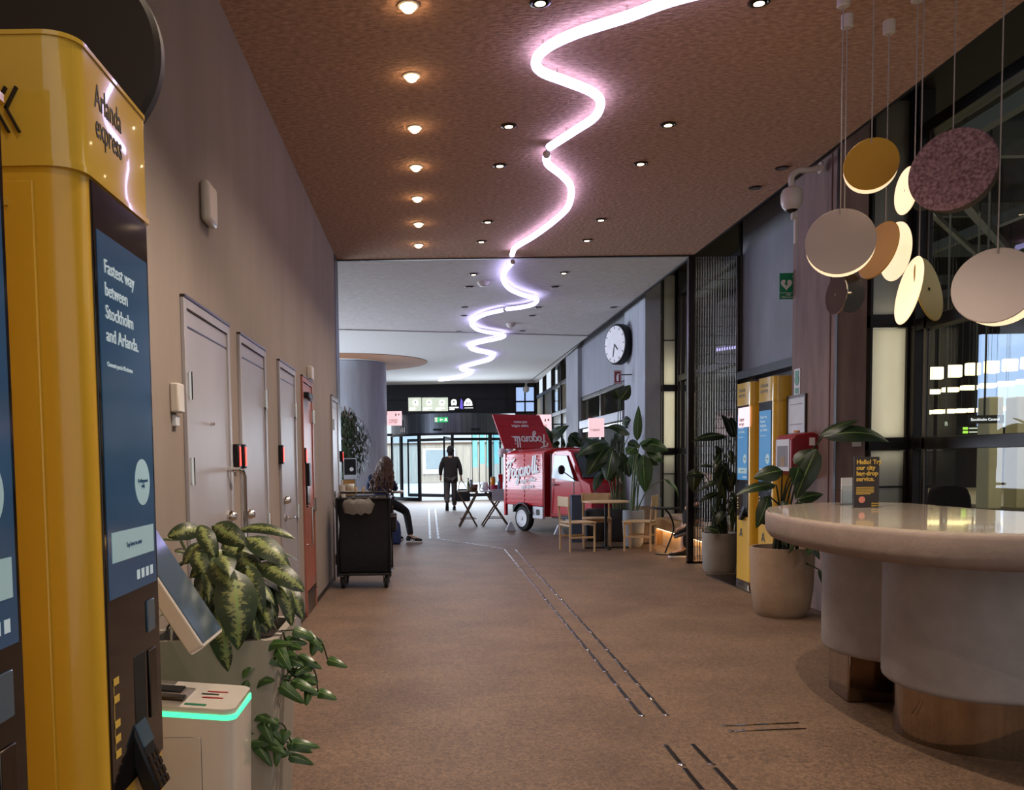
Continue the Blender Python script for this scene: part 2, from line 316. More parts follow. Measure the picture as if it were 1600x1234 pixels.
    def leaf(s, A, B, w, sag=0.15, fold=0.15, nrm=None, n=8, kind='ovate', twist=0.0, lobes=0):
        """leaf blade from A (stalk end) to B (tip); sag lifts the middle; nrm: face direction"""
        A=Vector(A);B=Vector(B); D=(B-A); L=D.length; d=D.normalized(); nn=Vector(nrm) if nrm else Vector((0,-0.6,0.8))
        nn=(nn-d*nn.dot(d)); 
        if nn.length<1e-3: nn=Vector((0,-1,0.1))
        nn.normalize(); side=d.cross(nn).normalized(); vs=[];uvs=[];fs=[]
        for i in range(n+1):
            t=i/n
            if kind=='ovate': wd=math.sin(math.pi*t**0.72)**0.85
            elif kind=='long': wd=math.sin(math.pi*min(1,t*0.96+0.03)**0.85)**0.6
            elif kind=='heart': wd=(1-t)**0.55*min(1,(t*7+0.35))**0.6
            else: wd=math.sin(math.pi*t)
            if lobes and 0<i<n: wd*= (1.0 if i%2 else 0.62)
            p=A+D*t+nn*(sag*L*4*t*(1-t))
            if kind=='heart': p = p - d*(0.0)
            for k,u in enumerate((-1,-0.55,0,0.55,1)):
                tw=twist*math.sin(t*3.1); q=p+side*(u*w/2*wd)+nn*(fold*w*abs(u)*wd*(1 if True else 0)*-1 + tw*w*u*0.3) 
                vs.append(q); uvs.append(((u+1)/2,t))
        for i in range(n):
            for k in range(4): fs.append((i*5+k,i*5+k+1,(i+1)*5+k+1,(i+1)*5+k))
        o=len(s.v); s.add(vs,fs)
        for i,u in enumerate(uvs): s.uv[o+i]=u
        return s
    def build(s, name, m, parent=None, smooth=35, bevel=0.0, W=False, seg=2, sub=0):
        me=bpy.data.meshes.new(name); me.from_pydata([tuple(v) for v in s.v],[],s.f); me.validate()
        bm=bmesh.new(); bm.from_mesh(me); 
        if s.uv:
            bm.verts.ensure_lookup_table(); ul=bm.loops.layers.uv.new('UVMap')
            for f in bm.faces:
                for l in f.loops: l[ul].uv=s.uv.get(l.vert.index,(0,0))
        else: bmesh.ops.recalc_face_normals(bm, faces=bm.faces)
        bm.to_mesh(me); bm.free()
        me.materials.append(m)
        if smooth:
            me.polygons.foreach_set('use_smooth',[True]*len(me.polygons))
            try: me.set_sharp_from_angle(angle=math.radians(smooth))
            except Exception: pass
        o=bpy.data.objects.new(name,me); C.objects.link(o)
        if parent is not None:
            o.parent=parent
            if W: me.transform(BASIS(parent).inverted())
        if bevel:
            b=o.modifiers.new('bevel','BEVEL'); b.width=bevel; b.segments=seg; b.limit_method='ANGLE'; b.angle_limit=math.radians(40)
        if sub:
            b=o.modifiers.new('sub','SUBSURF'); b.levels=sub; b.render_levels=sub
        return o
def BASIS(o):
    b=Matrix.LocRotScale(o.location,o.rotation_euler,o.scale)
    return (BASIS(o.parent)@b) if o.parent else b
def thing(name, label, cat, loc=(0,0,0), rz=0.0, group=None):
    o=bpy.data.objects.new(name,None); C.objects.link(o); o.location=loc; o.rotation_euler=(0,0,rz); o.empty_display_size=0.1
    o['label']=label; o['category']=cat
    if group: o['group']=group
    return o
def tag(o,label,cat,group=None,kind=None):
    o['label']=label; o['category']=cat
    if group: o['group']=group
    if kind: o['kind']=kind
    return o
def struct(o,label=None,cat=None):
    o['kind']='structure'
    if label: o['label']=label
    if cat: o['category']=cat
    return o
def dup(root, loc, rz=None, label=None, group=None):
    r=root.copy(); C.objects.link(r); r.location=loc
    if rz is not None: r.rotation_euler=(0,0,rz)
    if label: r['label']=label
    if group: r['group']=group
    for ch in [c for c in C.objects if c.parent==root]:
        c=ch.copy(); C.objects.link(c); c.parent=r
        for g in [q for q in C.objects if q.parent==ch]:
            d=g.copy(); C.objects.link(d); d.parent=c
    return r
def text(name, body, size, m, P, R, U, parent=None, depth=0.001, shear=0.0, align='LEFT', bold=0.0, space=1.0, sx=1.0, line=1.0, W=True):
    cu=bpy.data.curves.new(name,'FONT'); cu.body=body; cu.size=size; cu.extrude=depth; cu.shear=shear; cu.align_x=align; cu.offset=bold; cu.space_character=space; cu.space_line=line; cu.resolution_u=3
    t=bpy.data.objects.new(name+'_t',cu); C.objects.link(t)
    dg=bpy.context.evaluated_depsgraph_get(); me=bpy.data.meshes.new_from_object(t.evaluated_get(dg)); bpy.data.objects.remove(t); bpy.data.curves.remove(cu)
    R=Vector(R).normalized(); U=Vector(U).normalized(); N=R.cross(U); Mx=Matrix((R*sx,U,N)).transposed().to_4x4(); Mx.translation=Vector(P)
    me.transform(Mx)
    if parent is not None and W: me.transform(BASIS(parent).inverted())
    me.materials.clear(); me.materials.append(m); me.name=name
    o=bpy.data.objects.new(name,me); C.objects.link(o)
    if parent is not None: o.parent=parent
    return o
def cat_rom(pts, sub=8, closed=False):
    P=[Vector(p) for p in pts]; out=[]; n=len(P)
    for i in range(n if closed else n-1):
        p1=P[i];p2=P[(i+1)%n]; p0=P[(i-1)%n] if closed or i>0 else p1*2-p2; p3=P[(i+2)%n] if closed or i+2<n else p2*2-p1
        for k in range(sub):
            t=k/sub; out.append(0.5*((2*p1)+(p2-p0)*t+(2*p0-5*p1+4*p2-p3)*t*t+(3*p1-p0-3*p2+p3)*t**3))
    if not closed: out.append(P[-1])
    return out
def rrect(x0,x1,y0,y1,r,n=6):
    out=[]
    for cx,cy,a in ((x1-r,y0+r,-90),(x1-r,y1-r,0),(x0+r,y1-r,90),(x0+r,y0+r,180)):
        for k in range(n+1):
            t=math.radians(a+90*k/n); out.append((cx+r*math.cos(t),cy+r*math.sin(t)))
    return out
ORD=['nearest','second','third','fourth','fifth','sixth','seventh','eighth','ninth','tenth','eleventh','twelfth']
X_,Y_,Z_=Vector((1,0,0)),Vector((0,1,0)),Vector((0,0,1))
# ================================================================== SETTING
WX=-1.13; H=4.0; RX=3.46; JY=11.7
struct(MB().box(-9,4.35,-3,31.2,-0.2,0).build('floor',M['floor']))
struct(MB().box(-1.4,RX,-1.5,JY,H,H+0.25).build('ceiling',M['ceil_warm'],smooth=0))
o=MB().prism([(-9,JY+0.05),(3.46,JY+0.1),(3.46,19.3),(-1.6,17.9),(-9,17.0)],H+0.02,H+0.25).build('ceiling',M['ceil_grey'],smooth=0); struct(o)
o=MB().prism([(-9,17.03),(-1.6,17.93),(3.46,19.33),(3.8,31.2),(-9,31.2)],H+0.0,H+0.25).build('ceiling',M['ceil_pale'],smooth=0); struct(o)
struct(MB().box(-1.4,RX,JY,JY+0.05,H-0.012,H+0.2).build('trim_1',M['dark_frame']))
# roof void above the facade strip
struct(MB().box(RX,5.0,-1.5,31.2,H+0.45,H+0.6).build('trim_2',M['black_matte']))
struct(MB().box(RX,RX+0.03,-1.5,31.2,H,H+0.45).build('trim_3',M['black_matte']))
# left wall with its dark end post
struct(MB().box(WX-0.25,WX,-1.5,11.35,0,H).build('wall_left',M['plaster'],smooth=0))
struct(MB().box(WX-0.25,WX+0.004,11.35,11.75,0,H).build('trim_4',M['dark_frame']))
struct(MB().box(WX,WX+0.008,-1.5,11.35,0,0.05).build('baseboard_left',M['dark_frame']))
# far left lounge
struct(MB().box(-9.2,-9,11.7,31.2,0,H+0.25).build('wall_lounge',M['concrete']))
struct(MB().box(-9,-1.38,11.6,11.75,0,H+0.25).build('wall_lounge_front',M['plaster']))
struct(MB().box(-9,-1.45,31.0,31.2,0,H).build('wall_lounge_back',M['concrete']))
# big round column and the orange ceiling ring around it
c=MB().lathe([(1.25,0),(1.25,H-0.01)],(-2.33,24.3,0),64).build('column',M['concrete_pale']); struct(c)
r=MB(); 
rin,rout=1.26,2.3; n=64; vs=[];fs=[]
for z in (H-0.012,H-0.002):
    for rad in (rin,rout):
        for k in range(n):
            t=2*math.pi*k/n; vs.append((-2.5+rad*math.cos(t)*1.1,23.9+rad*math.sin(t),z))
for k in range(n):
    j=(k+1)%n; fs.append((k,n+k,n+j,j)); fs.append((2*n+k,2*n+j,3*n+j,3*n+k)); fs.append((n+k,3*n+k,3*n+j,n+j))
r.add(vs,fs); struct(r.build('trim_5',M['orange_rim']))

# ---- right-hand facade: pillars with frosted returns, windows between
PX=3.52; FX=4.2
def pillar(y0,y1,m,px=PX): return struct(MB().box(px,px+0.26,y0,y1,0,H+0.45).build('column',m,bevel=0.01))
pillar(7.75,8.70,M['concrete_pink'])
struct(MB().box(PX+0.26,FX+0.1,8.0,8.78,0,H+0.45).build('wall_right',M['concrete_pink']))
struct(MB().box(PX-0.004,PX+0.0,7.735,7.775,0,H).build('trim_6',M['dark_frame']))
pillar(14.95,16.5,M['concrete_pale'],3.62)
pillar(21.6,23.4,M['concrete'],3.62)
def window_frame(name, mb): return struct(mb.build(name,M['dark_frame'],bevel=0.004))
def side_window(n, y0, y1, first=True, zs=(0.12,1.5,2.5,4.1)):
    """window plane facing -X at FX, from y0 to y1"""
    f=MB(); f.box(FX-0.05,FX+0.09,y1-0.12,y1,0,H+0.45); f.box(FX-0.05,FX+0.09,y0,y0+0.08,0,H+0.45)
    for z in zs: f.box(FX-0.045,FX+0.08,y0+0.08,y1-0.12,z-0.05,z+0.05)
    f.box(FX-0.06,FX+0.12,y0,y1,0.0,0.06)
    o=window_frame('window_%d'%n,f)
    for a,b in zip(zs[:-1],zs[1:]):
        MB().box(FX+0.01,FX+0.018,y0+0.08,y1-0.12,a+0.05,b-0.05).build('pane',M['glass'],o)
    MB().box(FX-0.045,FX-0.03,y1-0.28,y1-0.25,0.2,4.05).build('rail',M['steel_dark'],o)
    return o
side_window(1, 5.2, 7.80)
side_window(2, 2.0, 5.2)
def ret_window(n, x0, x1, y, zs=(1.5,2.52,3.32)):
    f=MB(); f.box(x0,x0+0.025,y-0.02,y+0.06,0,H+0.45); f.box(x1-0.02,x1,y-0.02,y+0.06,0,H+0.45)
    for z in (1.5,2.55): f.box(x0,x1,y-0.03,y+0.06,z-0.055,z+0.055)
    f.box(x0,x1,y-0.01,y+0.03,3.33,3.345); f.box(x0,x1,y-0.01,y+0.03,1.12,1.135)
    o=window_frame('window_%d'%n,f)
    MB().box(x0+0.025,x1-0.02,y+0.01,y+0.02,0,1.44).build('pane',M['frost'],o)
    MB().box(x0+0.025,x1-0.02,y+0.01,y+0.02,1.555,2.49).build('pane',M['frost'],o)
    MB().box(x0+0.025,x1-0.02,y+0.01,y+0.02,2.61,H+0.4).build('pane',M['frost'],o)
    return o
ret_window(3, 3.81, 4.15, 7.78)
ret_window(4, 3.92, 4.15, 15.0)
area('frosted_return_backlight', (4.0, 7.95, 2.0), (0,-1,0), 0.28, 1.2, 0.9, (1.0,0.93,0.74))  # hidden lamp added behind the frosted pane to make it glow
area('frosted_return_backlight', (4.05, 15.3, 2.2), (0,-1,0.0), 0.3, 1.6, 1.8, (1.0,0.94,0.76))  # same added backlight behind the far frosted pane
side_window(5, 11.95, 15.02, zs=(0.12,1.5,2.7,4.1))
# alcove behind the kiosks: grey upper panel, dark head, dark opening
struct(MB().box(4.12,4.3,8.78,11.78,2.5,H+0.45).build('wall_alcove',M['grey_panel']))
struct(MB().box(4.05,4.3,8.78,11.78,2.4,2.5).build('trim_7',M['black_metal']))
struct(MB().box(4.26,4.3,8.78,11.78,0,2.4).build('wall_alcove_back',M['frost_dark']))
struct(MB().box(3.3,4.3,8.75,10.6,0,0.012).build('trim_8',M['steel_dark']))
# lattice screen standing across the facade
s=MB(); s.box(3.42,3.50,11.78,11.86,0,H); s.box(4.06,4.10,11.78,11.86,0,H); s.box(3.42,4.1,11.78,11.86,0,0.03)
st=struct(s.build('wall_screen',M['steel_dark'],bevel=0.003),)
g=MB()
for i in range(17): g.tube([(3.525+i*0.033,11.82,0.03),(3.525+i*0.033,11.82,H)],0.0065,6)
for i in range(33): g.tube([(3.5,11.805,0.1+i*0.12),(4.06,11.805,0.1+i*0.12)],0.0045,6)
g.build('mesh_rods',M['steel'],st)
# sliding side entrance, grey panel above
struct(MB().box(3.72,3.9,16.5,21.6,2.86,H+0.45).build('wall_entrance_head',M['grey_panel']))
f=MB(); DX=3.74
for y in (16.5,19.2,21.5): f.box(DX-0.04,DX+0.06,y,y+0.09,0,2.86)
for z in (0.05,2.05,2.8): f.box(DX-0.04,DX+0.06,16.5,21.6,z-0.04,z+0.04)
d=struct(f.build('door_6',M['steel_dark'],bevel=0.004))
MB().box(DX-0.12,DX+0.02,16.7,21.4,2.1,2.28).build('door_operator',M['grey_paint'],d,bevel=0.01)
MB().box(DX-0.135,DX-0.12,19.0,19.25,2.15,2.23).build('motion_sensor',M['black_metal'],d,bevel=0.01)
for a,b in ((16.59,19.2),(19.29,21.5)):
    MB().box(DX,DX+0.01,a,b,0.09,2.01).build('pane',M['glass_entrance'],d); MB().box(DX,DX+0.01,a,b,2.09,2.76).build('pane',M['glass_entrance'],d)
# facade beyond the third pillar
f=MB()
for y in (23.4,25.2,27.0,29.0,30.9): f.box(3.74,3.86,y,y+0.1,0,H+0.3)
for z in (0.1,1.5,2.7,3.5): f.box(3.75,3.85,23.4,31,z-0.05,z+0.05)
d=window_frame('window_7',f)
for i,(a,b) in enumerate(((23.5,25.2),(25.3,27.0),(27.1,29.0),(29.1,30.9))):
    for j,(c0,c1) in enumerate(((0.15,1.45),(1.55,2.65),(2.75,3.45))):
        MB().box(3.79,3.8,a,b,c0,c1).build('pane',M['frost'] if (i+j)%3 else M['glass'],d)
# ---- end wall: black head, revolving door
EY=31.0
e=MB(); e.box(-1.45,3.8,EY,EY+0.3,2.98,H+0.2)
w_=struct(e.build('wall_end',M['black_metal']))
g=MB()
for x in (0.65,2.75): g.box(x,x+0.03,EY-0.02,EY,2.98,H)
g.box(-1.4,3.6,EY-0.02,EY,3.45,3.5)
g.build('panel_joint',M['black_matte'],w_)
w2=MB(); 
for x in (3.02,3.35,3.68): w2.box(x,x+0.05,EY-0.06,EY-0.01,2.98,3.9)
for z in (2.98,3.34,3.85): w2.box(3.02,3.73,EY-0.06,EY-0.01,z,z+0.05)
o=window_frame('window_8',w2); MB().box(3.07,3.68,EY-0.03,EY-0.02,3.03,3.85).build('pane',M['sky_blue'],o)
struct(MB().box(3.05,3.8,EY,EY+0.2,0,2.98).build('wall_end_side',M['steel_dark']))
# revolving door drum
RC=(0.85,32.6); RR=2.15
def arc(r,a0,a1,n): return [(RC[0]+r*math.cos(math.radians(a0+(a1-a0)*k/n)),RC[1]+r*math.sin(math.radians(a0+(a1-a0)*k/n))) for k in range(n+1)]
def band(r0,r1,a0,a1,z0,z1,n=24):
    return MB().prism(arc(r0,a0,a1,n)+arc(r1,a1,a0,n),z0,z1)
can=struct(band(RR-0.1,RR,180,360,2.30,2.98,40).build('door_7',M['drum_metal'],smooth=50))
band(RR-0.06,RR+0.03,180,360,2.24,2.32,40).build('head_rail',M['black_metal'],can)
band(RR-0.06,RR+0.03,183,238,0,0.12,20).build('bottom_rail',M['black_metal'],can)
band(RR-0.06,RR+0.03,308,357,0,0.12,20).build('bottom_rail',M['black_metal'],can)
for a in (183,214,238,270,308,332,356):
    x,y=arc(RR-0.02,a,a,1)[0]
    b=MB(); b.box(-0.045,0.045,-0.05,0.05,0,2.3,Matrix.Translation((x,y,0))@Matrix.Rotation(math.radians(a),4,'Z')); b.build('post',M['black_metal'],can,bevel=0.006)
for a0,a1 in ((183,214),(214,238),(308,332),(332,356)): band(RR-0.03,RR-0.02,a0+1,a1-1,0.12,2.24,8).build('curved_pane',M['glass_door'],can)
for a in (262,):
    x,y=RC
    for k in (0,1,2):
        t=math.radians(a+k*120); e1=(x+2.0*math.cos(t),y+2.0*math.sin(t))
        MB().bar((x,y,0.1),(e1[0],e1[1],0.1),0.05,0.12).bar((x,y,2.15),(e1[0],e1[1],2.15),0.05,0.1).bar((e1[0],e1[1],0.06),(e1[0],e1[1],2.2),0.06).build('wing_frame',M['black_metal'],can)
for x,w in ((0.2,0.3),(1.5,0.3)):
    MB().box(x,x+w,RC[1]-RR-0.03,RC[1]-RR+0.06,2.40,2.46).build('door_sensor',M['black_matte'],can)
# fixed glass to the left of the drum
f=MB(); f.box(-1.45,-1.38,EY-0.1,EY,0,3); f.box(-1.45,-1.2,EY-0.1,EY,2.25,2.33); f.box(-1.45,-1.2,EY-0.1,EY,0,0.12)
window_frame('window_9',f)
# ---- outside: the square beyond the end doors
struct(MB().box(-25,30,31.2,75,-0.25,-0.02).build('ground',M['pale_stone']))
b=thing('plank_hut','low building clad in weathered vertical planks across the square','building',(2.0,55,0))
f=MB()
for i in range(24): f.box(-5.2+i*0.45,-4.77+i*0.45,-0.02 if i%2 else 0.0,0.3,0,2.35)
f.build('wall',M['planks'],b)
MB().box(-5.3,5.8,-0.1,0.4,2.35,2.45).build('roof',M['wood_brown'],b)
w_=MB().box(-2.3,-0.3,-0.14,-0.03,0.55,2.1).build('window',M['white_paint'],b); MB().box(-2.1,-0.5,-0.17,-0.14,0.85,2.0).build('pane',M['glass_cab'],w_)
struct(MB().box(-25,30,68,68.5,-0.1,16).build('wall_square',M['pale_building'])) 
for i in range(4):
    o=MB().panel((2.12+i*0.34,40.0+i*0.3,1.85),(1,0,0),(0,0,1),0.22,1.6-0.3*(i%2),0.03).build('banner',M['cyan'],bevel=0.005)
    tag(o,'tall cyan banner outside the revolving door, %s from the left'%ORD[i].replace('nearest','first'),'banner','cyan banners outside'); 
    # post
    MB().box(2.12+i*0.34-0.14,2.12+i*0.34-0.11,40.0+i*0.3,40.0+i*0.3+0.03,-0.02,3.0).build('post',M['black_metal'],o,W=True)
# ---- station hall seen through the right windows
struct(MB().box(4.4,30,-4,31.0,-0.25,-0.02).build('ground',M['hall_floor']))
struct(MB().box(24,24.3,-4,31.0,0,7).build('wall_hall',M['hall_wall']))
struct(MB().box(4.4,24.3,30.0,30.3,0,7).build('wall_hall_end',M['hall_wall']))
struct(MB().box(4.6,24.3,-4,31.0,6.6,6.8).build('ceiling',M['hall_dark']))
t=thing('roof_truss','grey steel roof truss beams under the dark station hall roof, seen through the window','beam',(12,14,6.3))
for i in range(9): MB().box(4.8,24,-3.5+i*3.6,-3.35+i*3.6,6.1,6.35).build('beam',M['hall_beam'],t,W=True)
for i in range(5): MB().box(7.5+i*3.5,7.65+i*3.5,-3.5,30,5.75,5.95).build('rail',M['hall_beam'],t,W=True)
MB().bar((5,10,5.2),(16,24,6.0),0.14).build('brace',M['hall_beam'],t,W=True); MB().bar((5,10.6,5.0),(16,24.6,5.8),0.08).build('brace',M['hall_beam'],t,W=True)
# platform island with cream fascia and escalator
o=MB().box(9.2,15,13.0,22,-0.02,0.55).build('platform',M['hall_floor'],bevel=0.02); struct(o,)
struct(MB().box(8.9,15,12.9,13.0,-0.02,0.95).build('trim_9',M['hall_cream'])); struct(MB().box(8.9,15,12.8,12.9,1.08,1.16).build('trim_10',M['hall_cream'])); struct(MB().box(8.9,15,12.8,12.9,1.26,1.30).build('trim_11',M['hall_dark']))
for i,(px,wd) in enumerate(((1556,0.22),(1600,0.22))):
    P=on_y(px,700,13.6); o=MB().box(P.x-wd/2,P.x+wd/2,13.6,13.9,0.55,2.25).build('pillar',M['hall_cream'],bevel=0.02); tag(o,'cream clad pillar on the platform outside the window, %s'%('left one under the blue glazing' if i==0 else 'right one at the picture edge'),'pillar')
k=0
for row,(yy,Yd,n,x0,dx,w,h) in enumerate(((583,18.0,7,1462,29,0.27,0.24),(612,18.0,7,1456,29,0.30,0.09),(718,19.5,8,1448,18,0.2,0.09))):
    for i in range(n):
        P=on_y(x0+i*dx, yy-3.2*i if row<2 else yy-5-i*1.5, Yd-0.4*row)
        if row==2: P=on_y(x0+i*dx,644-i*0.8,Yd)
        o=MB().box(-w/2,w/2,-0.06,0.06,-h/2,h/2).build('hall_light',M['hall_lamp'],bevel=0.02); o.location=P
        MB().box(-0.002,0.002,-0.002,0.002,h/2,6.6-P.z).build('rod',M['hall_dark'],o)
        tag(o,'glowing station hall ceiling luminaire, %s row beyond the window'%(('top','middle','lowest')[row]),'ceiling light','station hall luminaires, %s row'%(('top','middle','lowest')[row]))
P=on_y(1575,575,20.0); struct(MB().box(P.x-0.6,P.x+1.4,20.0,20.1,P.z-1.3,P.z+0.75).build('window_10',M['sky_blue']))
P=on_y(1537,655,13.2); o=MB().box(-0.22,0.28,-0.03,0.03,-0.06,0.06).build('station_sign',M['hall_dark']); o.location=P; tag(o,'dark hanging station name sign reading Stockholm Central','sign')
MB().box(0.0,0.02,-0.01,0.01,0.06,6.6-P.z).build('rod',M['hall_dark'],o)
text('lettering','Stockholm Central',0.055,M['lit_pure'],P+Vector((-0.21,-0.034,-0.02)),X_,Z_,o)
for (px,py,wd,hg,lab,tx) in ((1477,662,0.09,0.12,'small dark platform sign with a white letter B','B'),(1522,672,0.5,0.12,'dark direction sign with green arrows under the station name',None)):
    P=on_y(px,py,14.4); o=MB().box(-wd/2,wd/2,-0.03,0.03,-hg/2,hg/2).build('direction_sign',M['hall_dark']); o.location=P; tag(o,lab,'sign')
    MB().box(0.0,0.02,-0.01,0.01,hg/2,6.6-P.z).build('rod',M['hall_dark'],o)
    if tx: text('lettering',tx,0.09,M['lit_white'],P+Vector((-0.03,-0.034,-0.03)),X_,Z_,o)
    else:
        for j in range(2):
            MB().box(-0.2,-0.12,-0.036,-0.031,-0.05+j*0.06,-0.01+j*0.06).build('green_mark',M['hall_sign_lit'],o)
            MB().box(-0.1,0.2,-0.036,-0.031,-0.04+j*0.06,-0.02+j*0.06).build('lettering_line',M['lit_white'],o)

# ================================================================== LEFT WALL DOORS
def wz(px,py): return on_x(px,py,WX)
def door(n, y0, y1, m, hinge_side, zt=2.14, z0=0.01):
    fw=0.045
    f=MB(); f.box(WX,WX+0.02,y0-fw,y0,0,zt+fw); f.box(WX,WX+0.02,y1,y1+fw,0,zt+fw); f.box(WX,WX+0.02,y0,y1,zt,zt+fw)
    leaf=MB().box(WX-0.02,WX+0.010,y0+0.004,y1-0.004,z0,zt-0.005).build('door_%d'%n,m,bevel=0.002); struct(leaf)
    f.build('frame',m,leaf,bevel=0.003)
    MB().box(WX+0.0,WX+0.024,y0-fw,y1+fw,zt+fw,zt+fw+0.012).build('frame_edge',M['steel_dark'],leaf)
    MB().box(WX+0.010,WX+0.0125,y0+0.01,y1-0.01,zt-0.085,zt-0.078).build('head_joint',M['steel_dark'],leaf)
    yh=y0+0.0 if hinge_side=='near' else y1
    for z in ((0.25,1.0,1.85) if n!=1 else (0.25,1.38,1.78)):
        MB().tube([(WX+0.025,yh,z-0.065),(WX+0.025,yh,z+0.065)],0.012,8).box(WX+0.008,WX+0.022,yh-0.03,yh+0.03,z-0.055,z+0.055).build('hinge',M['chrome'],leaf)
    return leaf
def lever(leaf,y,z,dirn=1):
    h=MB().lathe([(0.026,0),(0.026,0.012)],M4=Matrix.Translation((WX+0.010,y,z))@Matrix.Rotation(math.pi/2,4,'Y'),n=16)
    h.tube([(WX+0.02,y,z),(WX+0.06,y,z),(WX+0.066,y+0.02*dirn,z),(WX+0.066,y+0.12*dirn,z)],0.009,8); return h.build('handle',M['chrome'],leaf)
def lock(leaf,y,z):
    return MB().lathe([(0.032,0),(0.032,0.02),(0.022,0.045),(0.018,0.05)],M4=Matrix.Translation((WX+0.010,y,z))@Matrix.Rotation(math.pi/2,4,'Y'),n=18).build('lock_cylinder',M['chrome'],leaf)
d1=door(1,4.22,5.08,M['door_grey'],'near'); lock(d1,5.0,1.12)
MB().tube([(WX+0.01,4.66,1.62),(WX+0.03,4.66,1.62)],0.008,8).build('peephole',M['chrome'],d1)
MB().tube([(WX+0.01,5.02,1.38),(WX+0.075,5.02,1.38),(WX+0.09,5.04,1.37),(WX+0.095,5.06,1.34),(WX+0.095,5.06,0.92),(WX+0.085,5.05,0.88),(WX+0.01,5.02,0.86)],0.013,10).build('pull_handle',M['chrome'],d1)
d2=door(2,5.45,6.22,M['door_grey'],'far'); lock(d2,5.53,1.10)
d3=door(3,6.88,7.62,M['door_grey'],'far'); lock(d3,6.97,1.12); lever(d3,6.98,0.98)
d4=door(4,8.14,8.75,M['door_copper'],'far',z0=0.22)
MB().box(WX,WX+0.06,8.2,8.5,2.0,2.05).box(WX+0.05,WX+0.07,8.2,8.4,1.97,1.99).build('door_closer',M['black_metal'],d4,bevel=0.005)
MB().tube([(WX+0.01,8.25,1.0),(WX+0.06,8.25,1.0),(WX+0.06,8.25,0.65),(WX+0.01,8.25,0.65)],0.012,8).build('pull_handle',M['chrome'],d4)
MB().box(WX+0.01,WX+0.03,8.2,8.32,1.02,1.2).build('lock_plate',M['steel_dark'],d4,bevel=0.004)
MB().box(WX-0.02,WX+0.012,8.15,8.75,0.0,0.21).build('kick_plate',M['steel_dark'],d4)
d5=door(5,10.62,11.25,M['door_grey'],'near'); lever(d5,11.12,1.0)
# ---- card readers
for px,py,lab in ((366,713,'left card reader of the black pair with red lights beside the first grey door'),(375,713,'right card reader of the black pair with red lights beside the second grey door'),(436,710,'single black card reader with red light beside the third grey door'),(473,712,'black card reader with red light beside the copper red door'),(532,713,'black card reader with red light at the far wall end')):
    P=wz(px,py); t=thing('card_reader',lab,'card reader',(WX,P.y,P.z))
    MB().box(0,0.035,-0.033,0.033,-0.072,0.072).build('body',M['black_metal'],t,bevel=0.006)
    MB().box(0.035,0.037,-0.012,0.018,-0.055,0.055).build('light_bar',M['red_led'],t)
P=wz(476,739); o=MB().box(WX,WX+0.05,P.y-0.04,P.y+0.08,P.z-0.12,P.z+0.09).build('keypad_box',M['black_metal'],bevel=0.006); tag(o,'black keypad box under the card reader by the copper red door','keypad')
# ---- wall boxes
def wall_box(name,px,py,dy,dz,dx,m,lab,cat,bev=0.01):
    P=wz(px,py); t=thing(name,lab,cat,(WX,P.y,P.z)); MB().box(0,dx,-dy/2,dy/2,-dz/2,dz/2).build('housing',m,t,bevel=bev,seg=3); return t
t=wall_box('wireless_antenna',319,320,0.20,0.21,0.05,M['white_plastic'],'large rounded white box high on the plaster wall','antenna',0.03)
MB().box(-0.0,0.012,-0.05,0.05,-0.07,0.07).build('bracket',M['steel_dark'],t)
t=wall_box('sensor_box',270,622,0.10,0.13,0.04,M['white_plastic'],'small white box left of the first grey door','sensor',0.008)
MB().box(0,0.02,-0.03,0.03,-0.125,-0.075).build('terminal',M['paper'],t,bevel=0.003)
wall_box('sensor_box',481,583,0.16,0.12,0.05,M['white_plastic'],'small white box above the copper red door','sensor',0.008)
